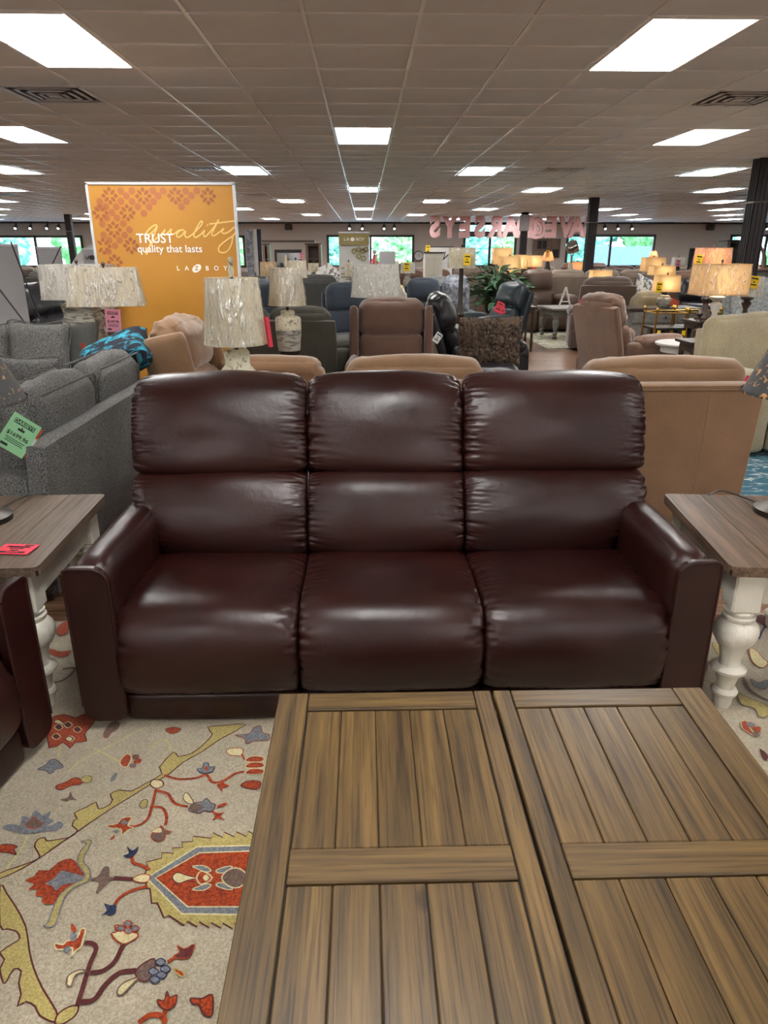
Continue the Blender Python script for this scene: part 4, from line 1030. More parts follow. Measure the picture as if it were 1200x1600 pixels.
    if wrap:
        if kind == 'round':
            n = 64; vs = []; fs = []
            for j in range(13):
                q = j/12
                for i in range(n):
                    a = 2*math.pi*i/n; r = (wb/2*(1-q)+wt/2*q)+.007+.006*noise.noise(Vector((math.cos(a)*9+q*2, math.sin(a)*9, q*3+x)))
                    vs.append((r*math.cos(a), r*math.sin(a)*(depth or 1), hb+hs*q))
            for j in range(12):
                for i in range(n): k = (i+1) % n; fs.append((j*n+i, j*n+k, (j+1)*n+k, (j+1)*n+i))
            obj('plastic_wrap', MB().add(vs, fs), 'wrap', s_, angle=180)
        else:
            vs = []; fs = []; n = 12; R4 = [(-1, -1), (1, -1), (1, 1), (-1, 1)]
            for j in range(9):
                q = j/8; w1 = (wb*(1-q)+wt*q)+.014
                for e in range(4):
                    a, b2 = R4[e], R4[(e+1) % 4]
                    for i in range(n):
                        u = i/n; px = (a[0]+(b2[0]-a[0])*u)*w1/2; py = (a[1]+(b2[1]-a[1])*u)*w1/2*dp
                        nz = .006*noise.noise(Vector((px*14+x, py*14, q*3)))
                        vs.append((px*(1+nz*4), py*(1+nz*4), hb+hs*q))
            N = 4*n
            for j in range(8):
                for i in range(N): k = (i+1) % N; fs.append((j*N+i, j*N+k, (j+1)*N+k, (j+1)*N+i))
            obj('plastic_wrap', MB().add(vs, fs), 'wrap', s_, angle=180)
    if finial: obj('finial', MB().lathe([(.008, 0), (.013, .01), (.017, .035), (.012, .06), (.013, .1), (.008, .105)], 12, (0, 0, hb+hs)) if finial == 'post' else MB().lathe([(.004, 0), (.008, .01), (.014, .022), (.01, .034), (.002, .04)], 12, (0, 0, hb+hs)), 'stone' if finial == 'post' else finial, t)
    if lit:
        ld = bpy.data.lights.new('bulb', 'POINT'); ld.energy = lit; ld.color = (1, .82, .6); ld.shadow_soft_size = .04
        link('bulb', ld, t, (0, 0, hb+hs*.45))
    return t
def lampx(lab, px, pyt, pyb, wpx, Y, z0, wtr=1.0, **kw):
    """lamp whose shade was measured in the photograph, standing at depth Y"""
    a = P(px, pyt, Y=Y); b_ = P(px, pyb, Y=Y); s = (P(px+50, pyb, Y=Y).x-P(px-50, pyb, Y=Y).x)/100
    return lamp(lab, b_.x, Y, z0, b_.z, a.z, wpx*s, wpx*s*wtr, **kw)

# ---- lamp at the left edge and at the right edge (dark shades), on the near tables
TZ = .6
a = P(0, 800, z=TZ)
lamp('dark metal table lamp with charcoal and cork shade at the left edge', -1.48, 2.62, TZ, 1.06, 1.34, .44, .2, shade='shade_dark', base='slim', bm='bronze', br=.07, wrap=False)
lamp('dark metal table lamp with charcoal and cork shade at the right edge', 1.65, 2.62, TZ, 1.075, 1.35, .43, .2, shade='shade_dark', base='slim', bm='bronze', br=.07, wrap=False)
tag(obj('power_cord', MB().tube(catmull([(-1.47, 2.72, TZ+.012), (-1.44, 2.85, TZ+.014), (-1.39, 2.9, TZ+.016), (-1.36, 2.91, TZ+.006)], 6), .003, 6), 'black'), 'thin black lamp cord lying on the left end table', 'cord')
tag(obj('power_cord', MB().tube(catmull([(1.6, 2.72, TZ+.012), (1.54, 2.82, TZ+.02), (1.50, 2.84, TZ+.02), (1.46, 2.83, TZ+.005)], 6), .003, 6), 'black'), 'thin black lamp cord lying on the right end table', 'cord')
q = P(30, 858, z=TZ+.004)
tg = price_tag('red price card lying upside down on the left end table', (q.x-.01, q.y, TZ+.004), (-math.pi/2, 0, 0), 'hotpink', .125, .085, '$2799.96')
tg.rotation_euler = (math.pi/2+math.pi, 0, 0); tg.rotation_euler = Matrix.Rotation(math.pi+.12, 3, 'Z').to_4x4().to_euler(); tg.rotation_euler = (-math.pi/2, 0, math.pi+.12); tg.rotation_euler = (Matrix.Rotation(math.pi-.1, 3, 'Z') @ Matrix.Rotation(-math.pi/2, 3, 'X')).to_euler()

# ================================================================ GREY TWEED SOFAS (left)
seating('tweed_sofa', 'grey tweed sofa at left, turned with its back to the leather sofa', 'sofa', (-1.89, 4.04, 0), -math.pi/2, 'tweed', n=2, sw=.80, dep=1.0, aw=.2, ah=.64, bh=.93, lean_a=.1, loose=True, padded=False, res=10, wr=.02, frontlip=False, legs=True, pillow_h=.96)
seating('tweed_sofa', 'grey tweed sofa at far left facing the camera with loose pillows', 'sofa', (-3.66, 5.95, 0), 0, 'tweed', n=3, sw=.72, dep=1.0, aw=.2, ah=.62, bh=.9, lean_a=.15, loose=True, padded=False, res=8, wr=.02, frontlip=False, legs=True, pillow_h=.86)
c = P(62, 552, Y=5.55)
pillow('throw_pillow', 'large square grey tweed throw pillow, largest on the far left sofa', (c.x, 5.55, c.z-.01), (.46, .48, .16), (-.2, .03, .0), 'tweed', group='grey pillows on the far left sofa')
c = P(112, 545, Y=5.62)
pillow('throw_pillow', 'dark grey tweed pillow right of the largest one on the far left sofa', (c.x, 5.68, c.z-.02), (.42, .42, .15), (-.25, -.12, -.2), 'darkgrey', group='grey pillows on the far left sofa')
c = P(-12, 555, Y=5.6)
pillow('throw_pillow', 'grey tweed pillow cut off by the left edge of the picture', (c.x, 5.66, c.z), (.46, .46, .15), (-.2, 0, .1), 'tweed', group='grey pillows on the far left sofa')
c = P(30, 592, Y=4.0)
pillow('throw_pillow', 'small grey tweed pillow with a peaked corner on the near tweed sofa', (c.x+.02, 4.0, c.z-.06), (.38, .36, .14), (-.2, .1, .4), 'tweed')
c = P(186, 548, Y=4.9)
pillow('throw_pillow', 'teal and black patterned pillow lying on the end of the tweed sofa', (c.x-.06, 5.0, c.z-.06), (.52, .34, .24), (-1.05, -.42, .12), 'teal_print', welt=False)
c = P(135, 550, Y=5.2)
tag(obj('care_card', MB().box((0, 0, 0), (.035, .004, .13), 0), 'redbrown', loc=(c.x, 5.2, c.z), rot=(0, -.35, .3), smooth=False), 'rust and white card hanging from the dark grey pillow', 'tag')
c = P(27, 681, Y=3.05)
price_tag('green price card hung on the near tweed sofa', (c.x, 3.06, c.z), (-.12, math.radians(37), .1), 'green', .125, .165, '$1699.96', 'redbrown')

# ================================================================ TAN RECLINERS BEHIND THE SOFA
def recliner_back_view(lab, x, y, w, mat_, bh=1.03, seams=True, rz=math.pi, lz=.12):
    t = seating('recliner', lab, 'recliner', (x, y, 0), rz, mat_, n=1, sw=w, dep=.98, aw=.14, ah=.6, bh=bh, lean_a=lz, split=False, res=14, wr=.009, arms=False)
    for s_ in (-1, 1):
        obj('arm', MB().sbox((s_*(w/2-.02), -.1, .36), (.16, .8, .6), .07, (.01, .01, .02), n=8), mat_, t)
    if seams:
        D = lean(lz*.75, .39, .2)
        for sx_ in (-.24, .24): obj('seam', MB().tube([D(Vector((sx_*w/.5*.5, .445, .16))), D(Vector((sx_*w*.9, .446, bh-.16)))], .0025, 5), mat_, t)
        D2 = D(Vector((0, .445, bh-.13)))
        obj('seam', MB().tube([(-w/2, D2[1], D2[2]), (w/2, D2[1], D2[2])], .003, 5), mat_, t)
    return t
recliner_back_view('tan suede recliner seen from behind, right of the leather sofa back', 1.70, 4.36, .94, 'tan', 1.0)
t_ = recliner_back_view('tan suede recliner seen from behind over the middle of the leather sofa', .29, 4.55, .82, 'tan', .985)
seating('recliner', 'tan suede recliner beside the mustard sign, turned right', 'recliner', (-.88, 5.28, 0), math.radians(84), 'tan', n=1, sw=.62, dep=1.12, aw=.17, ah=.74, bh=1.12, lean_a=.2, res=12, wr=.028, wing=True)
tag(obj('hang_tag', MB().box((0, 0, 0), (.03, .004, .08), 0), 'hotpink', loc=(2.22, 4.1, .86), rot=(.1, .3, .2), smooth=False), 'red tag on the right side of the near tan recliner', 'tag')
tag(obj('hang_tag', MB().box((0, 0, 0), (.03, .004, .05), 0), 'hotpink', loc=(1.225, 3.87, .9), rot=(.1, .6, .2), smooth=False), 'red tag on the left corner of the near tan recliner', 'tag')

# ================================================================ MUSTARD SIGN
sg = thing('display_sign', 'tall mustard sign reading trust quality that lasts', 'sign', (P(264, 400, Y=6.1).x-.01, 6.1, 0), 0)
SW, SH, S0 = 1.13, 2.07, .28
obj('panel', MB().box((0, 0, (SH+S0)/2), (SW, .03, SH-S0), .003), 'sign', sg, False)
obj('edge_frame', MB().box((SW/2, 0, (SH+S0)/2), (.018, .05, SH-S0)).box((-SW/2, 0, (SH+S0)/2), (.018, .05, SH-S0)).box((0, 0, SH), (SW+.018, .05, .018)), 'vent_metal', sg, False)
for a in (-1, 1): obj('foot', MB().box((a*.45, 0, .15), (.04, .04, .28)).box((a*.45, 0, .012), (.06, .5, .024)), 'vent_metal', sg, False)
KX, KZ = SW/1120, (SH-S0)/1790     # sign crop units: 5 per pixel
def SG(x, y): # crop 2 coordinates -> sign local x,z
    p = P(150+x/5, 285+y/5, Y=6.085); return p.x-sg.location.x, p.z
YS = -.0165
fl = MB(); dots = MB()
def petal(mb, cx, cz, ang, L, w, r0, y=YS-.0012):
    c2, s2 = math.cos(ang), math.sin(ang); pts = []
    for (u, v) in ((0, 0), (.3, .5), (.6, .48), (1, 0), (.6, -.48), (.3, -.5)):
        px, pz = r0+u*L, v*w; pts.append((cx+px*c2-pz*s2, y, cz+px*s2+pz*c2))
    mb.add(pts, [tuple(range(6))])
for (x, y) in ((107, 105), (370, 108), (620, 105), (876, 108), (247, 238), (35, 238), (140, 370), (275, 495), (150, 625), (60, 500)):
    cx, cz = SG(x, y)
    for k in range(8):
        if cz < S0+.02 or abs(cx) > SW/2-.03: pass
        L = .052 if k % 2 else .036; r0 = .012 if k % 2 else .03
        a_ = k*math.pi/4
        ex = cx+math.cos(a_)*(r0+L); ez = cz+math.sin(a_)*(r0+L)
        if abs(ex) < SW/2-.012 and ez < SH-.01: petal(fl, cx, cz, a_, L, .024 if k % 2 else .03, r0)
for (x, y) in ((30, 150), (78, 190), (125, 235), (195, 148), (158, 190), (238, 105), (195, 68), (280, 66), (282, 150), (328, 190), (375, 242), (415, 192), (450, 150), (486, 105), (445, 66), (525, 66), (668, 190), (706, 148), (745, 104), (700, 66), (788, 66), (165, 278), (215, 322), (85, 278), (50, 325), (262, 370), (225, 412), (185, 452), (60, 412), (103, 452), (150, 495), (100, 540), (30, 195)):
    cx, cz = SG(x, y)
    if abs(cx) < SW/2-.03 and cz < SH-.03:
        dots.add([(cx+.0265*math.cos(i*math.pi/8), YS-.0008, cz+.0265*math.sin(i*math.pi/8)) for i in range(16)], [tuple(range(16))])
stuff(obj('flower_print', fl, 'sign_flower', sg, False)); stuff(obj('dot_print', dots, 'sign_dot', sg, False))
scr = [[(480, 350), (470, 332), (440, 345), (400, 385), (392, 408), (410, 410), (450, 380), (478, 345), (455, 410), (425, 480), (405, 545), (395, 560), (392, 540), (420, 500), (470, 440), (520, 395), (540, 370), (530, 395), (535, 410), (560, 395), (590, 365), (585, 385), (590, 405), (615, 400), (650, 375), (690, 372), (660, 375), (632, 405), (640, 428), (670, 415), (700, 380), (695, 415), (715, 430), (760, 400), (820, 340), (832, 305), (815, 310), (785, 360), (765, 410), (780, 430), (820, 405), (850, 375), (840, 400), (850, 425), (880, 400), (930, 340), (960, 290), (920, 370), (905, 405), (925, 415), (970, 385), (1000, 360), (985, 385), (1000, 400), (1040, 385), (1085, 350), (1095, 385), (1070, 420), (1060, 480), (1030, 535), (990, 550), (960, 535), (965, 500), (1010, 460), (1060, 425), (1100, 390)], [(885, 325), (950, 318), (1030, 308), (1112, 298)], [(868, 330), (875, 338)]]
sm_ = MB()
for ln in scr:
    q = catmull([(*SG(*p), 0) for p in ln], 5)
    vs = []
    for i, p in enumerate(q):
        a = q[max(0, i-1)]; b_ = q[min(len(q)-1, i+1)]; tt = (b_-a); tt = tt.normalized() if tt.length else Vector((1, 0, 0)); nn = Vector((-tt.y, tt.x, 0))*.0055
        vs += [(p.x+nn.x, YS-.0016-.000004*i, p.y+nn.y), (p.x-nn.x, YS-.0016-.000004*i, p.y-nn.y)]
    sm_.add(vs, [(2*i, 2*i+1, 2*i+3, 2*i+2) for i in range(len(q)-1)])
obj('script_lettering', sm_, 'sign_script', sg, False)
x_, z_ = SG(462, 441); text('headline', 'TRUST', .098, 'sign_white', sg, (x_, YS-.003, z_), off=.001)
x_, z_ = SG(578, 521); text('subline', 'quality that lasts', .079, 'sign_white', sg, (x_, YS-.003, z_), off=.0006)
for ch, xx in zip('LABOY', (643, 710, 870, 941, 1012)):
    x_, z_ = SG(xx, 672); text('logo_letter', ch, .048, 'sign_white', sg, (x_, YS-.003, z_), off=.0008)
x_, z_ = SG(788, 672)
ov = MB().add([(x_+.038*math.cos(i*math.pi/12)*.9+.014*math.sin(i*math.pi/12), YS-.002, z_+.032*math.sin(i*math.pi/12)) for i in range(24)], [tuple(range(24))])
lg = obj('logo_oval', ov, 'sign_white', sg, False); text('logo_letter', 'Z', .045, 'sign', sg, (x_, YS-.004, z_), off=.001)

# ================================================================ NEAR LAMPS ON TABLES BEHIND THE SOFA
lampx('lamp with wide rectangular cream shade in plastic, left of the mustard sign', 169, 418, 477, 112, 5.25, .62, .84, kind='rect', depth=.6, base='stick', bm='wood_end', br=.06, rz=.22)
plain_table('dark end table under the rectangular cream lamp', P(169, 470, Y=5.25).x, 5.27, .62, .4, .4)
t = lampx('lamp with grey block base and white shade behind the rectangular cream lamp', 127, 413, 467, 96, 5.8, .6, .96, kind='rect', depth=.7, shade='shade_white', base='block', bm='stone_grey', br=.115)
plain_table('dark end table under the grey block lamp', P(127, 470, Y=5.8).x, 5.82, .6, .34, .34)
c = P(178, 501, Y=5.19)
price_tag('pink price card hanging under the rectangular cream lamp', (c.x-.005, 5.19, c.z), (0, .05, .1), 'pink', .105, .155, '$169.96')
lampx('lamp with round cream shade in plastic and pitted cream base behind the leather sofa', 369, 434, 537, 98, 4.05, .66, .80, base='jug', bm='stone', br=.118, finial='post')
plain_table('dark end table under the round pitted cream lamp', P(369, 500, Y=4.05).x, 4.05, .66, .5, .5)
c = P(415, 520, Y=3.98)
tag(obj('hang_tag', MB().box((0, 0, 0), (.02, .03, .16), 0), 'hotpink', loc=(c.x+.01, 4.02, c.z+.0), rot=(0, -.1, .5), smooth=False), 'red tag inside the plastic of the round cream lamp', 'tag')
lampx('tall lamp with cream shade and layered stone vase base right of the mustard sign', 449, 418, 477, 58, 6.6, .5, .80, base='vase', bm='stone', br=.115, finial='post')
plain_table('dark end table under the layered vase lamp', P(449, 500, Y=6.6).x, 6.62, .5, .5, .45)
lampx('lamp with oval grey shade in plastic above the brown recliner', 588, 413, 464, 79, 8.2, .6, .86, shade='shade_white', base='slim', bm='bronze', br=.08, finial='post', depth=.7)
plain_table('dark end table under the oval grey lamp', P(588, 470, Y=8.2).x, 8.2, .6, .3, .3)

# ================================================================ MIDDLE ROWS OF SEATING
def X_(px, Y): return P(px, 450, Y=Y).x
def seat_at(lab, px, Y, rz, mat_, **kw):
    cat = 'sofa' if kw.get('n', 1) > 1 else 'recliner'
    return seating(kw.pop('name', cat), lab, kw.pop('cat', cat), (X_(px, Y), Y, 0), math.radians(rz), mat_, **kw)
seat_at('dusty brown suede recliner facing the camera behind the tan one', 611, 7.35, -3, 'brownsuede', sw=.70, aw=.07, ah=.5, bh=1.1, lean_a=.22, wr=.014, wing=True, res=12)
seat_at('olive grey sofa seen from behind, left of the layered vase lamp', 425, 7.95, 180, 'olive', n=2, sw=.64, aw=.2, bh=1.02, lean_a=.12)
seat_at('slate blue recliner left of the oval grey lamp', 545, 10.3, 6, 'slate', sw=.62, aw=.17, bh=1.13)
seat_at('slate blue recliner right of the yellow patterned chair', 662, 12.3, -4, 'slate', sw=.56, aw=.17, bh=1.12)
seat_at('yellow and white patterned armchair behind the oval grey lamp', 618, 10.95, 8, 'yellow_pattern', sw=.44, aw=.07, bh=1.08, split=False, padded=False, name='armchair', cat='armchair', res=6)
seat_at('olive beige recliner behind the dusty brown one', 664, 9.35, 60, 'olivebeige', sw=.5, aw=.14, bh=1.13, wr=.025, lean_a=.35)
seat_at('black leather recliner seen from its side behind the fur cushion', 762, 8.2, 84, 'black_leather', sw=.58, aw=.15, bh=1.16, wr=.015, lean_a=.42, res=12)
c = P(732, 527, Y=6.5)
pillow('throw_pillow', 'large dark brown fur cushion standing behind the tan recliners', (P(764, 545, Y=6.3).x, 6.3, P(764, 540, Y=6.3).z+.02), (.58, .46, .2), (.05, .0, .1), 'brownfur', fur=.02, n=60, welt=False)
seat_at('dark armchair carrying the brown fur cushion', 766, 6.25, 180, 'black_leather', sw=.5, aw=.1, bh=.66, dep=.8, lean_a=.05, padded=False, name='armchair', cat='armchair', ah=.5)
c = P(682, 526, Y=7.1)
price_tag('white tag on the side of the black leather recliner', (c.x, 7.0, c.z), (0, .6, .2), 'white', .07, .1, '', None, False)
seat_at('dark slate leather recliner turned left, carrying a pink price tag', 760, 11.0, -62, 'teal_leather', sw=.56, aw=.16, bh=1.14, lean_a=.4, wr=.015)
c = P(780, 480, Y=10.6)
price_tag('pink price tag on the dark slate leather recliner', (c.x, 10.6, c.z), (0, .4, .1), 'hotpink', .11, .15, '', None, False)
price_tag('second pink tag behind the first on the dark slate leather recliner', (c.x+.05, 10.64, c.z-.03), (0, -.1, .1), 'hotpink', .09, .13, '', None, False)
seat_at('grey fur covered armchair beside the plant', 716, 12.5, 0, 'greyfur', sw=.42, aw=.1, bh=1.16, split=False, padded=False, name='armchair', cat='armchair', wr=.04)
pillow('throw_pillow', 'shaggy grey fur cushion on the grey fur armchair', (X_(712, 11.9), 11.95, .86), (.42, .48, .18), (-.2, .1, .3), 'greyfur', fur=.02, n=26, welt=False)
seat_at('pale striped armchair left of the grey fur armchair', 690, 13.8, 8, 'stripe', sw=.56, aw=.12, bh=1.1, split=False, padded=False, name='armchair', cat='armchair')
seat_at('dark brown suede sofa seen from behind, just behind the striped armchair', 660, 17.3, 180, 'brownsuede', n=2, sw=.6, aw=.18, bh=1.16)
seat_at('brown leather recliner facing the camera by the cream rug', 852, 15.3, 14, 'brown_leather', sw=.68, aw=.2, bh=1.18, wr=.02, ah=.66)
seat_at('greige reclining sofa seen from behind with two tall seats', 930, 16.9, 180, 'greige', n=3, sw=.78, aw=.2, bh=1.16)
seat_at('dark mocha recliner seen from behind, a lamp standing behind it', 946, 12.3, 168, 'mocha', sw=.78, aw=.16, bh=1.16, lean_a=.1)
c = P(911, 471, Y=11.83)
price_tag('pink diamond price tag on the left arm of the mocha recliner', (c.x, 11.8, c.z), (0, math.radians(40), .1), 'hotpink', .12, .14, '', None, False)
seat_at('taupe suede recliner seen from behind and turned right', 992, 8.7, 116, 'taupe', sw=.60, aw=.16, bh=1.12, lean_a=.36, wr=.02, ah=.6, res=12)
c = P(925, 503, Y=8.7)
price_tag('pink tag on the lower left of the taupe recliner', (c.x-.02, 8.6, c.z), (0, .2, .3), 'hotpink', .05, .14, '', None, False)

# beige chenille sofa at right
bs = seating('chenille_sofa', 'beige chenille sofa with rolled arms cut off by the right edge', 'sofa', (3.80, 6.2, 0), math.radians(18), 'beige', bf=-.1, n=1, sw=1.5, dep=1.05, aw=.3, ah=.62, bh=1.04, lean_a=.12, split=False, res=12, wr=.02, padded=True)
tag(obj('sofa_cushion', MB().sbox((0, 0, 0), (.5, .26, .2), .09, (.02, .03, .03), n=10), 'stripe', loc=(4.5, 6.75, 1.2), rot=(.2, 0, .1)), 'pale striped cushion on top of the beige chenille sofa', 'pillow')
seat_at('pale striped high backed chair at the right edge', 1212, 9.1, 10, 'stripe', sw=.6, aw=.15, bh=1.24, split=False, padded=False, name='armchair', cat='armchair')
# round white side table
tb = thing('side_table', 'round white side table left of the beige chenille sofa', 'table', (X_(1083, 7.9), 7.9, 0))
obj('table_top', MB().lathe([(.30, 0), (.315, .01), (.315, .028), (.30, .035)], 40, (0, 0, .60)), 'white', tb)
obj('apron', MB().lathe([(.25, 0), (.25, .07)], 40, (0, 0, .53)), 'white', tb)
obj('pedestal', MB().lathe([(.2, 0), (.2, .03), (.05, .08), (.04, .3), (.06, .45), (.08, .54)], 24), 'white', tb)

# ================================================================ GREY COFFEE TABLE WITH ORNAMENTS
cx, cy_ = 3.95, 14.0
ct2 = thing('coffee_table', 'small grey coffee table with turned legs on the cream rug', 'coffee table', (cx, cy_, .012), .1)
obj('table_top', MB().box((0, 0, .54), (1.05, .95, .04), .01), 'greywood', ct2, False)
obj('apron', MB().box((0, 0, .47), (.9, .8, .1), .004), 'greywood', ct2, False)
for a in (-1, 1):
    for b_ in (-1, 1): obj('leg', MB().lathe([(.03, 0), (.05, .03), (.035, .06), (.05, .1), (.03, .13), (.055, .25), (.06, .33), (.04, .36), (.06, .4), (.06, .5)], 14, (a*.42, b_*.36, 0)), 'greywood', ct2)
ea = thing('easel_ornament', 'small white wooden a-frame ornament on the grey coffee table', 'ornament', (cx-.16, cy_-.1, .572), .1)
for s_ in (-1, 1): obj('leg', MB().tube([(s_*.11, 0, .01), (0, 0, .36)], .018, 6), 'white', ea)
obj('crossbar', MB().box((0, 0, .1), (.16, .02, .02)), 'white', ea, False)
t = thing('storage_box', 'small brown patterned box on the grey coffee table', 'box', (cx+.35, cy_+.1, .572), .1)
obj('body', MB().box((0, 0, .07), (.26, .18, .14), .008), 'floral', t, False); obj('lid', MB().box((0, 0, .15), (.27, .19, .025), .005), 'redbrown', t, False)
# ================================================================ GREY DESK, CARTS
dk = thing('writing_desk', 'grey painted desk with drawers right of the taupe recliner', 'desk', (X_(1042, 10.9), 11.1, 0), .02)
obj('desk_top', MB().box((0, 0, .76), (1.12, .6, .035), .008), 'darkwood', dk, False)
obj('body', MB().box((0, 0, .64), (1.04, .52, .2), .004), 'greywood', dk, False)
for k in (-1, 0, 1):
    d_ = obj('drawer', MB().box((k*.34, -.268, .64), (.3, .02, .15), .006), 'greywood', dk, False); obj('knob', MB().lathe([(.012, 0), (.018, .015), (.004, .022)], 10, T=Matrix.Translation((k*.34, -.28, .64)) @ Matrix.Rotation(math.pi/2, 4, 'X')), 'bronze', d_)
obj('lower_drawer', MB().box((-.38, 0, .38), (.28, .5, .32), .006), 'greywood', dk, False)
for a in (-1, 1):
    for b_ in (-1, 1): obj('leg', MB().lathe([(.02, 0), (.03, .1), (.028, .5), (.035, .56)], 10, (a*.48, b_*.22, 0)), 'greywood', dk)
def cart(lab, x, y, w):
    t = thing('bar_cart', lab, 'cart', (x, y, 0), .03, 'brass rail bar carts')
    for a in (-1, 1):
        for b_ in (-1, 1): obj('post', MB().lathe([(.012, 0), (.012, .84), (.02, .85), (.022, .87), (.01, .89)], 10, (a*w/2, b_*.2, 0)), 'brass', t)
    for b_ in (-1, 1): obj('rail', MB().tube([(-w/2, b_*.2, .82), (w/2, b_*.2, .82)], .011, 8), 'brass', t)
    for a in (-1, 1): obj('rail', MB().tube([(a*w/2, -.2, .82), (a*w/2, .2, .82)], .011, 8), 'brass', t)
    for z in (.62, .2): obj('shelf', MB().box((0, 0, z), (w, .4, .03), .004), 'black', t, False)
    return t
cart('brass railed bar cart in front of the grey desk', X_(1046, 9.6), 9.6, .42)
cart('brass railed bar cart beside the first, left of the beige sofa', X_(1094, 9.7), 9.7, .46)
for px, lab in ((1032, 'yellow tag on the left bar cart'), (1071, 'yellow tag between the two bar carts')):
    c = P(px, 521, Y=9.3); tag(obj('price_tag', MB().box((0, 0, 0), (.045, .004, .06), 0), 'yellow', loc=(c.x, 9.36, c.z), rot=(0, .1, .1), smooth=False), lab, 'tag')
lampx('lit lamp with ribbed grey jar base on the grey desk', 1040, 430, 456, 37, 11.0, .78, .9, kind='rect', depth=.6, shade='shade_tan', base='ribbed', bm='stone_grey', br=.12, lit=2.5, wrap=False)
c = P(1030, 449, Y=10.87); price_tag('yellow price tag on the ribbed jar lamp', (c.x, 10.868, c.z), (0, .05, .1), 'yellow', .10, .145, '', None, False)
c = P(1054, 474, Y=10.9)
tag(obj('folded_card', MB().box((0, 0, 0), (.13, .03, .11), 0), 'redbrown', loc=(c.x, 10.9, .84), rot=(-.2, .35, .2), smooth=False), 'rust and white folded card on the grey desk', 'card')
tag(obj('upholstered_ottoman', MB().sbox((0, 0, 0), (.52, .36, .32), .12, (.02, .02, .04), n=10), 'beige', loc=(X_(1014, 11.75), 11.75, .78)), 'rounded cream cushion left of the grey desk', 'cushion')
seat_at('dark brown recliner with a floral cushion behind the grey desk', 1050, 13.5, 30, 'mocha', sw=.66, aw=.18, bh=1.2, lean_a=.25)
pillow('throw_pillow', 'grey floral cushion left of the ribbed jar lamp', (X_(1010, 12.7), 12.7, .92), (.5, .46, .16), (-.2, .35, .2), 'floral', welt=False)
seat_at('black leather recliner behind the burlap lamp', 1092, 11.95, -30, 'black_leather', sw=.7, aw=.2, bh=1.14, lean_a=.3)

# ================================================================ RIGHT-HAND LAMPS
lampx('large lit lamp with burlap shade on a white candlestick base at right', 1121, 412, 461, 74, 7.3, .72, .96, kind='rect', depth=.62, shade='shade_tan', base='stick', bm='white', br=.085, lit=3)
plain_table('dark console table under the large burlap lamp', X_(1121, 7.3), 7.35, .72, .5, .4)
lampx('lit lamp with burlap shade and round finial behind the large burlap one', 1112, 387, 413, 47, 9.3, .75, .96, kind='rect', depth=.62, shade='shade_orange', base='stick', bm='darkwood', br=.09, lit=3)
c = P(1092, 406, Y=9.16); price_tag('yellow price tag on the burlap lamp with round finial', (c.x, 9.158, c.z), (0, .1, .1), 'yellow', .09, .12, '', None, False)
plain_table('dark console table under the lamp with round finial', X_(1112, 9.3), 9.3, .75, .5, .4)
lampx('lamp with pale grey shade and yellow tag beside the right column', 1168, 432, 463, 34, 8.2, .75, .94, kind='rect', depth=.7, shade='shade_white', base='stick', bm='darkwood', br=.08)
c = P(1178, 441, Y=8.08); price_tag('yellow price tag on the pale grey shade by the right column', (c.x, 8.08, c.z), (0, .15, .1), 'yellow', .12, .13, '', None, False)
plain_table('dark console table under the pale grey shade by the column', X_(1168, 8.2), 8.2, .75, .5, .4)
bt = thing('twisted_table', 'small round wooden table behind the beige sofa', 'table', (X_(1132, 10.3), 10.3, 0))
obj('table_top', MB().lathe([(.24, 0), (.25, .02), (.24, .04)], 28, (0, 0, .82)), 'darkwood', bt); obj('drum', MB().lathe([(.2, 0), (.22, .26)], 28, (0, 0, .56)), 'wood_end_dark', bt); obj('pedestal', MB().lathe([(.2, 0), (.06, .1), (.06, .56)], 16), 'darkwood', bt)
sp_ = thing('barley_twist_stand', 'dark beaded wooden stand left of the candlestick lamp', 'stand', (X_(1100, 9.0), 9.0, 0))
obj('post', MB().lathe([(.03+.02*math.sin(k*1.1), .9*k/50) for k in range(51)], 14), 'darkwood', sp_); obj('foot', MB().lathe([(.14, 0), (.12, .03), (.04, .06)], 16), 'darkwood', sp_)

# ================================================================ PLANT, FLOOR LAMP
pl = thing('potted_plant', 'bushy green potted plant with variegated leaves behind the slate recliner', 'plant', (X_(776, 13.5), 13.5, 0))
obj('pot', MB().lathe([(.17, 0), (.2, .05), (.24, .3), (.26, .34), (.23, .34)], 24, (0, 0, .5)), 'bronze', pl)
obj('stand', MB().lathe([(.22, 0), (.22, .03), (.05, .06), (.05, .46), (.2, .5)], 16), 'darkwood', pl)
rp = random.Random(11)
def leafmesh(L, w):
    vs = []; fs = []
    for i in range(7):
        t_ = i/6; ww = w*math.sin(math.pi*min(1, t_**.8*.98+.02))*(1-.1*t_); dz = -L*.3*t_*t_
        vs += [(-ww/2, L*t_, dz+abs(ww)*.15), (0, L*t_, dz), (ww/2, L*t_, dz+abs(ww)*.15)]
    for i in range(6):
        for k in (0, 1): a = 3*i+k; fs.append((a, a+1, a+4, a+3))
    return MB().add(vs, fs).mesh('leaf', 'leaf')
lms = [leafmesh(.26, .10), leafmesh(.2, .09), leafmesh(.3, .11)]
stm = MB()
for i in range(170):
    a = rp.uniform(0, 6.283); r = .54*rp.random()**.6; z = .92+rp.random()*.42-.42*(r/.6)**2
    base_ = Vector((math.cos(a)*r, math.sin(a)*r, z))
    link('leaf', lms[i % 3], pl, base_, (rp.uniform(-.3, .7), rp.uniform(-.4, .4), a-math.pi/2+rp.uniform(-.5, .5)))
    stm.tube([(math.cos(a)*.05, math.sin(a)*.05, .8), (base_.x*.5, base_.y*.5, .8+(z-.8)*.7), tuple(base_)], .006, 4)
obj('stems', stm, 'leaf', pl)

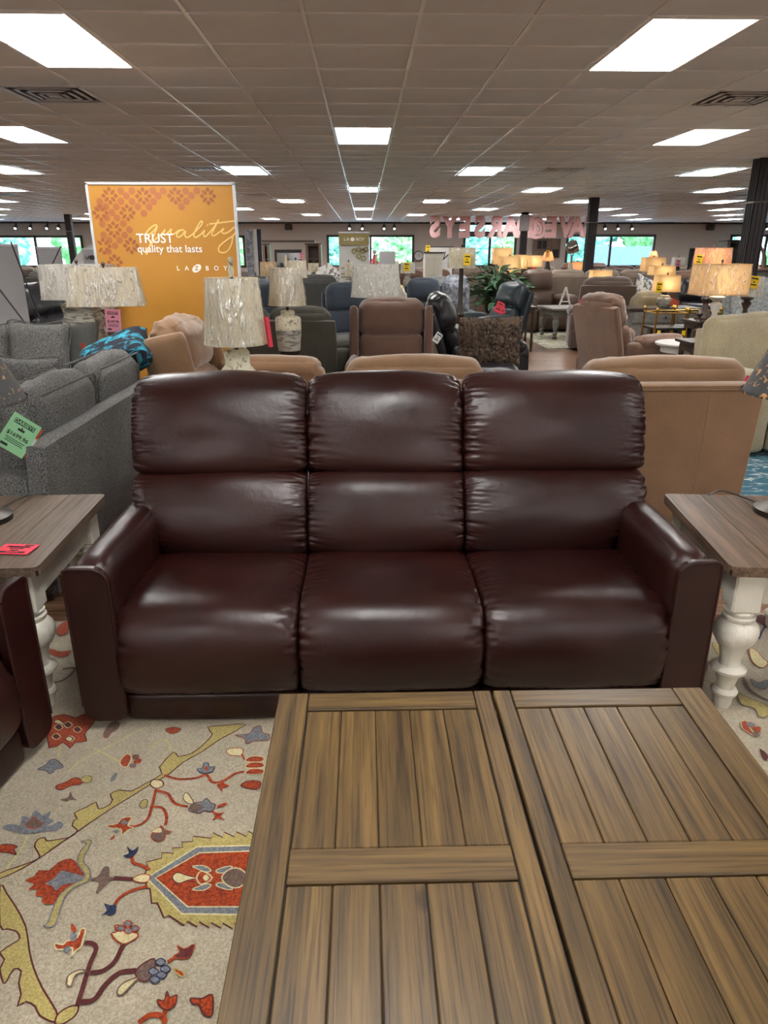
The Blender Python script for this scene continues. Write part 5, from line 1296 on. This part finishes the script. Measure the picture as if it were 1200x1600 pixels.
lampx('floor lamp with rectangular cream shade, yellow tag and dark turned pole', 721, 387, 419, 40, 10.2, 0, .94, kind='rect', depth=.6, base='slim', bm='bronze', br=.14, name='floor_lamp', finial='black')
c = P(730, 406, Y=10.06); price_tag('yellow price tag on the floor lamp shade', (c.x, 10.065, c.z), (0, .05, 0), 'yellow', .1, .14, '', None, False)
# dark end table next to plant
plain_table('dark end table right of the slate leather recliner', X_(808, 12.2), 12.2, .72, .6, .6, 'darkwood')
# ================================================================ BANNERS AT THE LEFT AND MIDDLE
def banner(lab, px0, px1, pyt, Y, mat_='banner', rz=0, pole=True, zb=.03, head_=None, textlines=False):
    a, b_ = P(px0, pyt, Y=Y), P(px1, pyt, Y=Y); w = b_.x-a.x; h = a.z
    t = thing('display_banner', lab, 'banner', ((a.x+b_.x)/2, Y, 0), rz, 'display banners')
    m = MB(); vs = []; fs = []
    for j in range(13):
        for i in range(9):
            u, v = i/8-.5, j/12; vs.append((u*w, .02*math.sin(u*6+v*4)*(1-v)*.8, .05+v*(h-.05)))
    for j in range(12):
        for i in range(8): q = j*9+i; fs.append((q, q+1, q+10, q+9))
    m.add(vs, fs); vs2 = [(x, y+.004, z) for x, y, z in vs]; m.add(vs2, fs)
    obj('cloth', m, mat_, t); obj('top_bar', MB().box((0, 0, h), (w+.01, .02, .025), .004), 'vent_metal', t, False)
    obj('base', MB().box((0, 0, .04), (w+.05, .18, .08), .02), 'vent_metal', t, False)
    if head_: obj('heading_band', MB().box((0, -.03, h-.12), (w, .004, .2), 0), head_, t, False)
    if textlines:
        for ch, u in zip('LABOY', (-.3, -.2, .1, .2, .3)): text('logo_letter', ch, .075, 'sign_white' if head_ else 'soffit', t, (u*w, -.034, h-.12), off=.001)
        obj('logo_oval', MB().add([(-.05*w+.04*math.cos(i*.52), -.033, h-.12+.035*math.sin(i*.52)) for i in range(12)], [tuple(range(12))]), 'sign_white' if head_ else 'soffit', t, False)
        fl_ = MB()
        for (u, v) in ((.0, .36), (.15, .33), (.28, .36), (.38, .33), (.3, .5), (.15, .46)):
            for k in range(8): petal(fl_, u*w, h-v*.9, k*math.pi/4, .05, .026, .015, -.024)
        if head_: stuff(obj('flower_print', fl_, 'gold_head', t, False))
        tl_ = MB()
        for z_, u0, u1 in ((.62, -.44, 0), (.72, -.44, .12), (.78, -.44, -.1), (.88, -.44, .4), (.96, -.44, .3)): tl_.box(((u0+u1)/2*w, -.024, h-z_), ((u1-u0)*w, .002, .025))
        obj('print', tl_, 'gold_head' if head_ else 'soffit', t, False)
    return t
def pole(lab, a, b_, r=.008):
    return tag(obj('support_pole', MB().tube([a, b_], r, 8), 'black'), lab, 'pole')
banner('large grey banner back at the left edge behind the tweed sofa', -60, 27, 383, 7.9)
pole('black pole leaning from the top of the large left banner', P(17, 378, Y=7.7), Vector((P(75, 520, Y=7.2).x, 7.2, .02)) if False else P(80, 545, Y=7.2))
pole('second black pole crossing the foot of the large left banner', P(-10, 440, Y=7.6), P(62, 535, Y=7.3))
banner('narrow grey banner back beside the thin dark column', 57, 95, 387, 11.2)
pole('black pole behind the narrow grey banner', P(95, 385, Y=11.05), P(62, 455, Y=11.1))
banner('grey printed banner just left of the mustard sign', 128, 162, 389, 11.4, textlines=True)
banner('white banner with olive heading in front of the centre window', 529, 577, 363, 14.0, 'white', head_='gold_head', textlines=True)
t = thing('easel_sign', 'blank grey tilted sign in front of the centre window', 'sign', (X_(605, 16), 16, .9)); 
obj('board', MB().box((0, 0, .45), (.34, .02, .42), .003), 'banner', t, False); obj('post', MB().cyl((0, .03, -.9), .02, 1.2, 8), 'black', t)
obj('foot', MB().lathe([(.15, 0), (.15, .02), (.03, .04)], 16, (0, .03, -.9)), 'black', t)
hb = thing('arched_headboard', 'white arched headboard behind the printed banner', 'headboard', (X_(158, 22), 22, 0))
pts = [(-.75, 0), (.75, 0), (.75, 1.2)]+[(.75*math.cos(a), 1.2+.55*math.sin(a)**2) for a in [math.pi*k/12 for k in range(1, 12)]]+[(-.75, 1.2)]
obj('panel', MB().prism(pts, -.04, .04, T=Matrix(((1, 0, 0, 0), (0, 0, -1, 0), (0, 1, 0, 0), (0, 0, 0, 1)))), 'white', hb, False)

# ================================================================ LEFT FAR SEATING
seat_at('glossy black leather recliner seen from its side behind the tweed sofas', 110, 9.4, 66, 'black_leather', sw=.64, aw=.2, bh=1.2, lean_a=.4, wr=.02, res=10)
seat_at('black leather recliner between the left banner and the glossy one', 8, 10.5, 66, 'black_leather', sw=.64, aw=.2, bh=1.06, lean_a=.4, wr=.02)
seat_at('black leather recliner behind the grey block lamp', 190, 12.4, 30, 'black_leather', sw=.64, n=1, aw=.2, bh=1.0, lean_a=.3)
rows = [
 (20, 19.0, 'mocha', 2, 180, 'mocha sofa seen from behind under the left window'), (70, 21.5, 'greige', 2, 170, 'greige sofa seen from behind beside the narrow banner'),
 (115, 17.0, 'darkgrey', 2, 185, 'charcoal sofa seen from behind near the thin column'), (410, 16.6, 'mocha', 2, 180, 'mocha sofa seen from behind right of the mustard sign'),
 (384, 11.2, 'slate', 1, -30, 'slate recliner half hidden by the round cream lamp'),
 (455, 14.0, 'darkgrey', 2, 195, 'charcoal sofa turned away behind the layered vase lamp'), (485, 12.0, 'brownsuede', 1, 120, 'brown recliner leaning back beside the slate one'),
 (505, 18.0, 'taupe', 2, 10, 'taupe sofa with pillows below the white banner'), (560, 21.0, 'taupe', 2, 180, 'taupe sofa seen from behind under the centre window'),
 (600, 26.0, 'mocha', 2, 180, 'mocha sofa seen from behind by the small red figure'), (640, 19.0, 'mocha', 1, -25, 'mocha recliner below the wall clock'),
 (745, 21.5, 'greige', 2, 180, 'greige sofa seen from behind the floor lamp'), (765, 18.5, 'mocha', 1, 200, 'mocha recliner seen from behind beside the plant'),
 (800, 26.0, 'taupe', 2, 180, 'taupe sofa seen from behind left of the boxed column'), (850, 21.0, 'greige', 1, 160, 'greige recliner seen from behind under the orange lamps'),
 (960, 22.5, 'mocha', 3, 182, 'long mocha sofa seen from behind under the right window'), (1040, 24.0, 'greige', 2, 175, 'greige sofa seen from behind below the blank wall'),
 (990, 18.9, 'mocha', 2, 150, 'mocha loveseat seen from behind left of the floral cushion'), (1092, 17.0, 'brownsuede', 2, 180, 'brown suede sofa seen from behind the burlap lamps'),
 (1110, 20.5, 'black_leather', 2, 180, 'black leather sofa seen from behind near the right column'), (1185, 15.0, 'darkgrey', 2, 180, 'charcoal sofa seen from behind at the right edge'),
 (700, 24.5, 'brownsuede', 2, 180, 'brown suede sofa seen from behind under the pink letters'), (905, 27.0, 'taupe', 2, 180, 'taupe sofa seen from behind by the second dark column'),
]
for px, Y, mt, n, rz, lab in rows:
    seat_at(lab, px, Y, rz, mt, n=n, sw=.8 if n > 1 else .68, aw=.2, bh=1.14, res=5, wr=.012, lean_a=.15)
pillow('throw_pillow', 'grey and white floral pillow on the taupe sofa below the white banner', (X_(520, 17.6), 17.6, .98), (.5, .5, .2), (-.2, .5, .1), 'floral', welt=False)
pillow('throw_pillow', 'white pillow on the taupe sofa below the white banner', (X_(498, 17.6), 17.7, .98), (.5, .45, .2), (-.2, -.3, .1), 'white', welt=False)

# ================================================================ FAR LAMPS, EACH ON ITS TABLE
far = [
 (420, 409, 431, 24, 12.6, 'shade_tan', 'rect', .96, 0, 'tan rectangular lamp shade left of the tall vase lamp finial'),
 (463, 407, 434, 34, 10.0, 'shade_cream', 'round', .95, 0, 'cream drum lamp in plastic behind the tall vase lamp'),
 (490, 411, 425, 16, 15.4, 'shade_cream', 'rect', .95, 0, 'small cream lamp in front of the light wood tower'),
 (545, 410, 432, 13, 12.6, 'shade_cream', 'round', .9, 0, 'narrow cream and gold lamp below the white banner'),
 (637, 410, 427, 22, 14.8, 'shade_white', 'rect', .95, 0, 'grey lamp with orange tag below the wall clock'),
 (613, 408, 420, 20, 16.6, 'shade_cream', 'rect', .95, 0, 'small cream lamp behind the blank grey sign'),
 (784, 387, 413, 30, 16.6, 'shade_tan', 'rect', .92, 1, 'tall lit tan lamp under the D of the hanging letters'),
 (795, 401, 427, 33, 14.9, 'shade_tan', 'rect', .92, 1, 'lit tan lamp nearest the plant'),
 (812, 398, 420, 20, 17.6, 'shade_tan', 'rect', .94, 1, 'lit tan lamp touching the boxed column'),
 (834, 399, 417, 23, 16.4, 'shade_tan', 'rect', .94, 1, 'lit lamp with red brick base right of the boxed column'),
 (856, 393, 408, 21, 18.6, 'shade_orange', 'round', .5, 1, 'lit orange patterned lamp with yellow tag'),
 (900, 409, 422, 22, 19.6, 'shade_orange', 'rect', .94, 1, 'small brown lamp below the chrome spotlight'),
 (937, 422, 443, 31, 13.12, 'shade_tan', 'rect', .93, 1, 'lit tan lamp above the mocha recliner'),
 (1019, 402, 424, 32, 15.0, 'shade_tan', 'rect', .94, 1, 'lit tan lamp highest left of the ribbed jar lamp'),
 (1033, 415, 430, 35, 11.75, 'shade_tan', 'rect', .94, 1, 'lit tan lamp directly behind the ribbed jar lamp'),
 (1021, 392, 402, 15, 20.0, 'shade_orange', 'round', .45, 1, 'small lit orange lamp above the tan ones'),
 (1059, 402, 415, 17, 19.0, 'shade_white', 'rect', .96, 0, 'small white lamp with pink tag below the blank wall'),
 (1173, 412, 432, 16, 13.5, 'shade_tan', 'rect', .94, 1, 'tan lamp half behind the nearest dark column'),
]
for px, a, b_, w, Y, sh, kd, wt, lit, lab in far:
    zb = P(px, b_, Y=Y).z; z0 = min(.78, zb-.35)
    t = lampx(lab, px, a, b_, w, Y, z0, wt, kind=kd, shade=sh, base='urn', bm='redbrown' if 'brick' in lab else ('stone_grey' if px < 700 else 'bronze'), br=.09, lit=(2.5 if lit else False), wrap=px < 700, depth=.7)
    plain_table('dark table under the '+lab.replace('lit ', ''), X_(px, Y), Y, z0, .36, .36)
for px, py, Y, mt, w, h, lab in ((270, 0, 0, 0, 0, 0, 0),):
    pass
c = P(637, 417, Y=14.67); price_tag('orange tag on the grey lamp below the wall clock', (c.x-.02, 14.67, c.z), (0, .05, 0), 'yellow', .12, .16, '', None, False)
c = P(856, 391, Y=18.55); price_tag('yellow tag standing above the orange patterned lamp', (c.x, 18.55, c.z-.08), (0, .05, 0), 'yellow', .09, .16, '', None, False)
c = P(1059, 411, Y=18.88); price_tag('pink tag on the small white lamp below the blank wall', (c.x, 18.87, c.z), (0, .05, 0), 'pink', .12, .16, '', None, False)

# ================================================================ FAR FURNITURE
def cabinet(name, lab, px0, px1, pyt, Y, mat_, top='darkwood', doors=2, shelves=0, d=.5, cat='cabinet'):
    a, b_ = P(px0, pyt, Y=Y), P(px1, pyt, Y=Y); w = b_.x-a.x; h = a.z
    t = thing(name, lab, cat, ((a.x+b_.x)/2, Y, 0))
    if shelves:
        m = MB().box((0, d/2-.01, h/2), (w, .02, h))
        for s_ in (-1, 1): m.box((s_*(w/2-.04), 0, h/2), (.08, d, h))
        obj('body', m, mat_, t, False)
        for k in range(shelves+1): obj('shelf', MB().box((0, 0, .05+(h-.08)*k/shelves), (w-.12, d-.04, .04)), top, t, False)
    else:
        obj('body', MB().box((0, 0, h/2), (w, d, h), .005), mat_, t, False)
        for k in range(doors):
            x = (k-(doors-1)/2)*w/doors
            dr = obj('door', MB().box((x, -d/2-.01, h/2), (w/doors-.03, .02, h-.12), .004).box((x, -d/2-.022, h/2), (w/doors-.16, .012, h-.26), .004), mat_, t, False)
            obj('knob', MB().box((x+(w/doors/2-.06)*(1 if k == 0 else -1), -d/2-.04, h/2), (.02, .03, .02), .003), 'bronze', dr, False)
    obj('cap', MB().box((0, 0, h+.015), (w+.06, d+.04, .03), .005), top, t, False)
    return t
cabinet('tall_cabinet', 'tall whitewashed cabinet with dark top below the first pink letters', 663, 690, 396, 15.5, 'white_paint')
c = P(668, 389, Y=20); t = thing('framed_picture', 'large white picture with a dark antler drawing behind the white cabinet', 'picture', (X_(686, 21), 21, 0))
pw_ = P(707, 390, Y=21).x-P(664, 390, Y=21).x; pz1 = P(664, 385, Y=21).z
obj('frame', MB().box((0, 0, (pz1+.8)/2), (pw_, .04, pz1-.8), .004), 'soffit', t, False); obj('sheet', MB().box((0, -.022, (pz1+.8)/2), (pw_-.06, .01, pz1-.86)), 'white', t, False)
obj('drawing', MB().tube(catmull([(-.1, -.035, 1.2), (.1, -.035, 1.35), (.25, -.035, 1.5), (.3, -.035, 1.65)], 4), .015, 5).tube([(.1, -.035, 1.35), (.15, -.035, 1.55)], .012, 5), 'ink', t); obj('easel', MB().box((0, .05, .4), (.5, .05, .8)), 'darkwood', t, False)
price_tag('yellow tag at the top left of the white antler picture', (X_(667.5, 20.9), 20.93, P(668, 390, Y=20.9).z), (0, 0, 0), 'yellow', .12, .22, '', None, False)
cabinet('shelf_tower', 'light wood shelf tower right of the wall mirror unit', 478, 502, 382, 25.0, 'taupe' if False else 'wood_end', 'darkwood', shelves=4, cat='shelf')
cabinet('shelf_tower', 'light wood shelf tower left of the wall mirror unit', 411, 422, 382, 25.0, 'wood_end', 'darkwood', shelves=4, cat='shelf')
b1, b2 = P(410, 380, Y=24.9), P(492, 380, Y=24.9)
tag(obj('bridge_shelf', MB().box(((b1.x+b2.x)/2, 25.0, b1.z+.06), (b2.x-b1.x, .5, .06), .005), 'darkwood', smooth=False), 'dark bridge shelf laid across the two shelf towers', 'shelf')
b1, b2 = P(428, 390, Y=24.9), P(472, 420, Y=24.9)
t = thing('television', 'black framed television between the shelf towers', 'television', ((b1.x+b2.x)/2, 25.0, 0)); tw_ = b2.x-b1.x
obj('bezel', MB().box((0, 0, (b1.z+b2.z)/2), (tw_, .06, b1.z-b2.z), .01), 'ink', t, False); obj('screen', MB().box((0, -.034, (b1.z+b2.z)/2-.03), (tw_-.16, .01, b1.z-b2.z-.14)), 'mirror', t, False); obj('stand', MB().box((0, 0, b2.z/2), (tw_*.9, .45, b2.z), .01), 'darkwood', t, False)
c = P(470, 400, Y=24.7); price_tag('pink tag on the corner of the television', (c.x, 24.85, c.z), (0, 0, 0), 'pink', .12, .2, '', None, False)
for px, w, mt, lab in ((394, 10, 'greyfur', 'patterned grey rug hanging right of the mustard sign'), (403, 4, 'white', 'white edged rug hanging beside the grey patterned one'), (408, 6, 'slate', 'dark slate rug hanging farthest right of the rug rack')):
    x = X_(px, 16); ww = w*15.4/1110
    tag(obj('hanging_rug', MB().box((x, 16+.12*(px-394)/14, 1.0), (ww, .04, 2.0-.02*(408-px)/7), .004), mt, smooth=False), lab, 'rug')
t = thing('wall_clock', 'round dark rimmed wall clock right of the centre window', 'clock', (P(654, 400, Y=33.9).x, 33.93, P(654, 400, Y=33.9).z))
TXM = Matrix.Rotation(math.pi/2, 4, 'X')
obj('rim', MB().lathe([(.22, 0), (.22, .05), (.18, .06)], 28, T=TXM), 'black', t); obj('dial', MB().lathe([(.185, .061), (.185, .064)], 28, T=TXM), 'white', t)
obj('hands', MB().box((.04, -.07, 0), (.1, .004, .012)).box((0, -.07, .06), (.012, .004, .14)), 'ink', t, False)
t = thing('barn_door_picture', 'dark plank wall panel with small black panes below the letters', 'picture', (P(854, 388, Y=33.9).x, 33.95, P(854, 388, Y=33.9).z))
for k in range(7): obj('plank', MB().box((-.54+k*.18, 0, 0), (.175, .05, .82), .004), 'barnwood', t, False)
for x in (-.32, -.1): obj('pane', MB().box((x, -.035, .15), (.18, .02, .34)), 'ink', t, False)
obj('pane', MB().box((.42, -.035, -.22), (.28, .02, .34)), 'ink', t, False)
t = thing('studio_floor_lamp', 'chrome spotlight floor lamp on a white tripod before the right window', 'lamp', (X_(889, 18.9), 18.9, 0))
hz = P(889, 386, Y=18.9).z
obj('lamp_head', MB().lathe([(.05, -.16), (.13, -.13), (.155, -.02), (.16, .1), (.15, .11)], 24, T=Matrix.Translation((0, 0, hz)) @ Matrix.Rotation(1.2, 4, 'Y')), 'chrome', t); obj('yoke', MB().tube([(0, -.17, hz), (0, -.1, hz-.2), (0, .1, hz-.2), (0, .17, hz)], .012, 6), 'chrome', t); obj('column', MB().cyl((0, 0, hz-.42), .03, .24, 10), 'chrome', t)
for k in range(3): a = k*2.09+.4; obj('leg', MB().tube([(0, 0, hz-.35), (.36*math.cos(a), .36*math.sin(a), .01)], .026, 8), 'white', t)
t = thing('small_figure', 'small red and white standing figurine in front of the centre window', 'ornament', (X_(585, 19), 19, 0))
obj('body', MB().lathe([(.06, 0), (.08, .1), (.05, .3), (.03, .42)], 12, (0, 0, 1.06)), 'hotpink', t); obj('head', MB().lathe([(.01, 0), (.05, .04), (.05, .09), (.01, .13)], 12, (0, 0, 1.48)), 'white', t); obj('arm', MB().tube([(-.12, 0, 1.3), (0, 0, 1.38), (.14, 0, 1.26)], .02, 6), 'hotpink', t); obj('stand', MB().box((0, 0, .53), (.4, .4, 1.06), .01), 'darkwood', t, False)
for px, lab in ((455, 'dark speaker box high on the far wall above the television'), (1096, 'dark speaker box high on the far wall above the burlap lamps')):
    tag(obj('wall_speaker', MB().box((0, 0, 0), (.32, .2, .24), .02), 'soffit', loc=(X_(px, 33.85), 33.85, CH-.2), smooth=False), lab, 'speaker')
t = thing('exit_sign', 'small white exit sign with red letters behind the pink letters', 'sign', (X_(722, 31), 31, CH-.32))
obj('housing', MB().box((0, 0, 0), (.38, .06, .22), .01), 'white', t, False); text('lettering', 'EXIT', .17, 'hotpink', t, (0, -.035, 0), off=.004); obj('mount', MB().cyl((0, 0, .1), .01, .22, 6), 'vent_metal', t)
cabinet('tall_hutch', 'dark grey open hutch left of the nearest dark column', 1130, 1153, 377, 19.0, 'greywood', 'soffit', shelves=4, cat='hutch')
t = thing('standing_mirror', 'framed mirror standing behind the burlap lamps', 'mirror', (X_(1092, 18), 18, 0)); mz = P(1092, 388, Y=18).z
obj('frame', MB().box((0, 0, mz/2+.3), (.72, .04, mz-.6), .004), 'ink', t, False); obj('glass', MB().box((0, -.024, mz/2+.3), (.64, .008, mz-.7)), 'mirror', t, False); obj('stand', MB().box((0, .05, .3), (.5, .3, .6), .01), 'darkwood', t, False)
cabinet('dresser', 'dark dresser at the right edge behind the nearest column', 1172, 1215, 424, 13.0, 'greywood', 'darkwood', doors=3, cat='dresser')
t = thing('rope_plant_stand', 'bare driftwood ornament on the dark dresser', 'ornament', (X_(1188, 13), 13, P(1188, 424, Y=13).z+.03))
obj('branch', MB().tube(catmull([(0, 0, 0), (-.02, 0, .2), (-.1, 0, .35), (-.16, 0, .42)], 4), .03, 8, rf=lambda u: .04-.025*u), 'wood_end_dark', t); obj('foot', MB().lathe([(.12, 0), (.1, .03), (.04, .05)], 14), 'wood_end_dark', t)
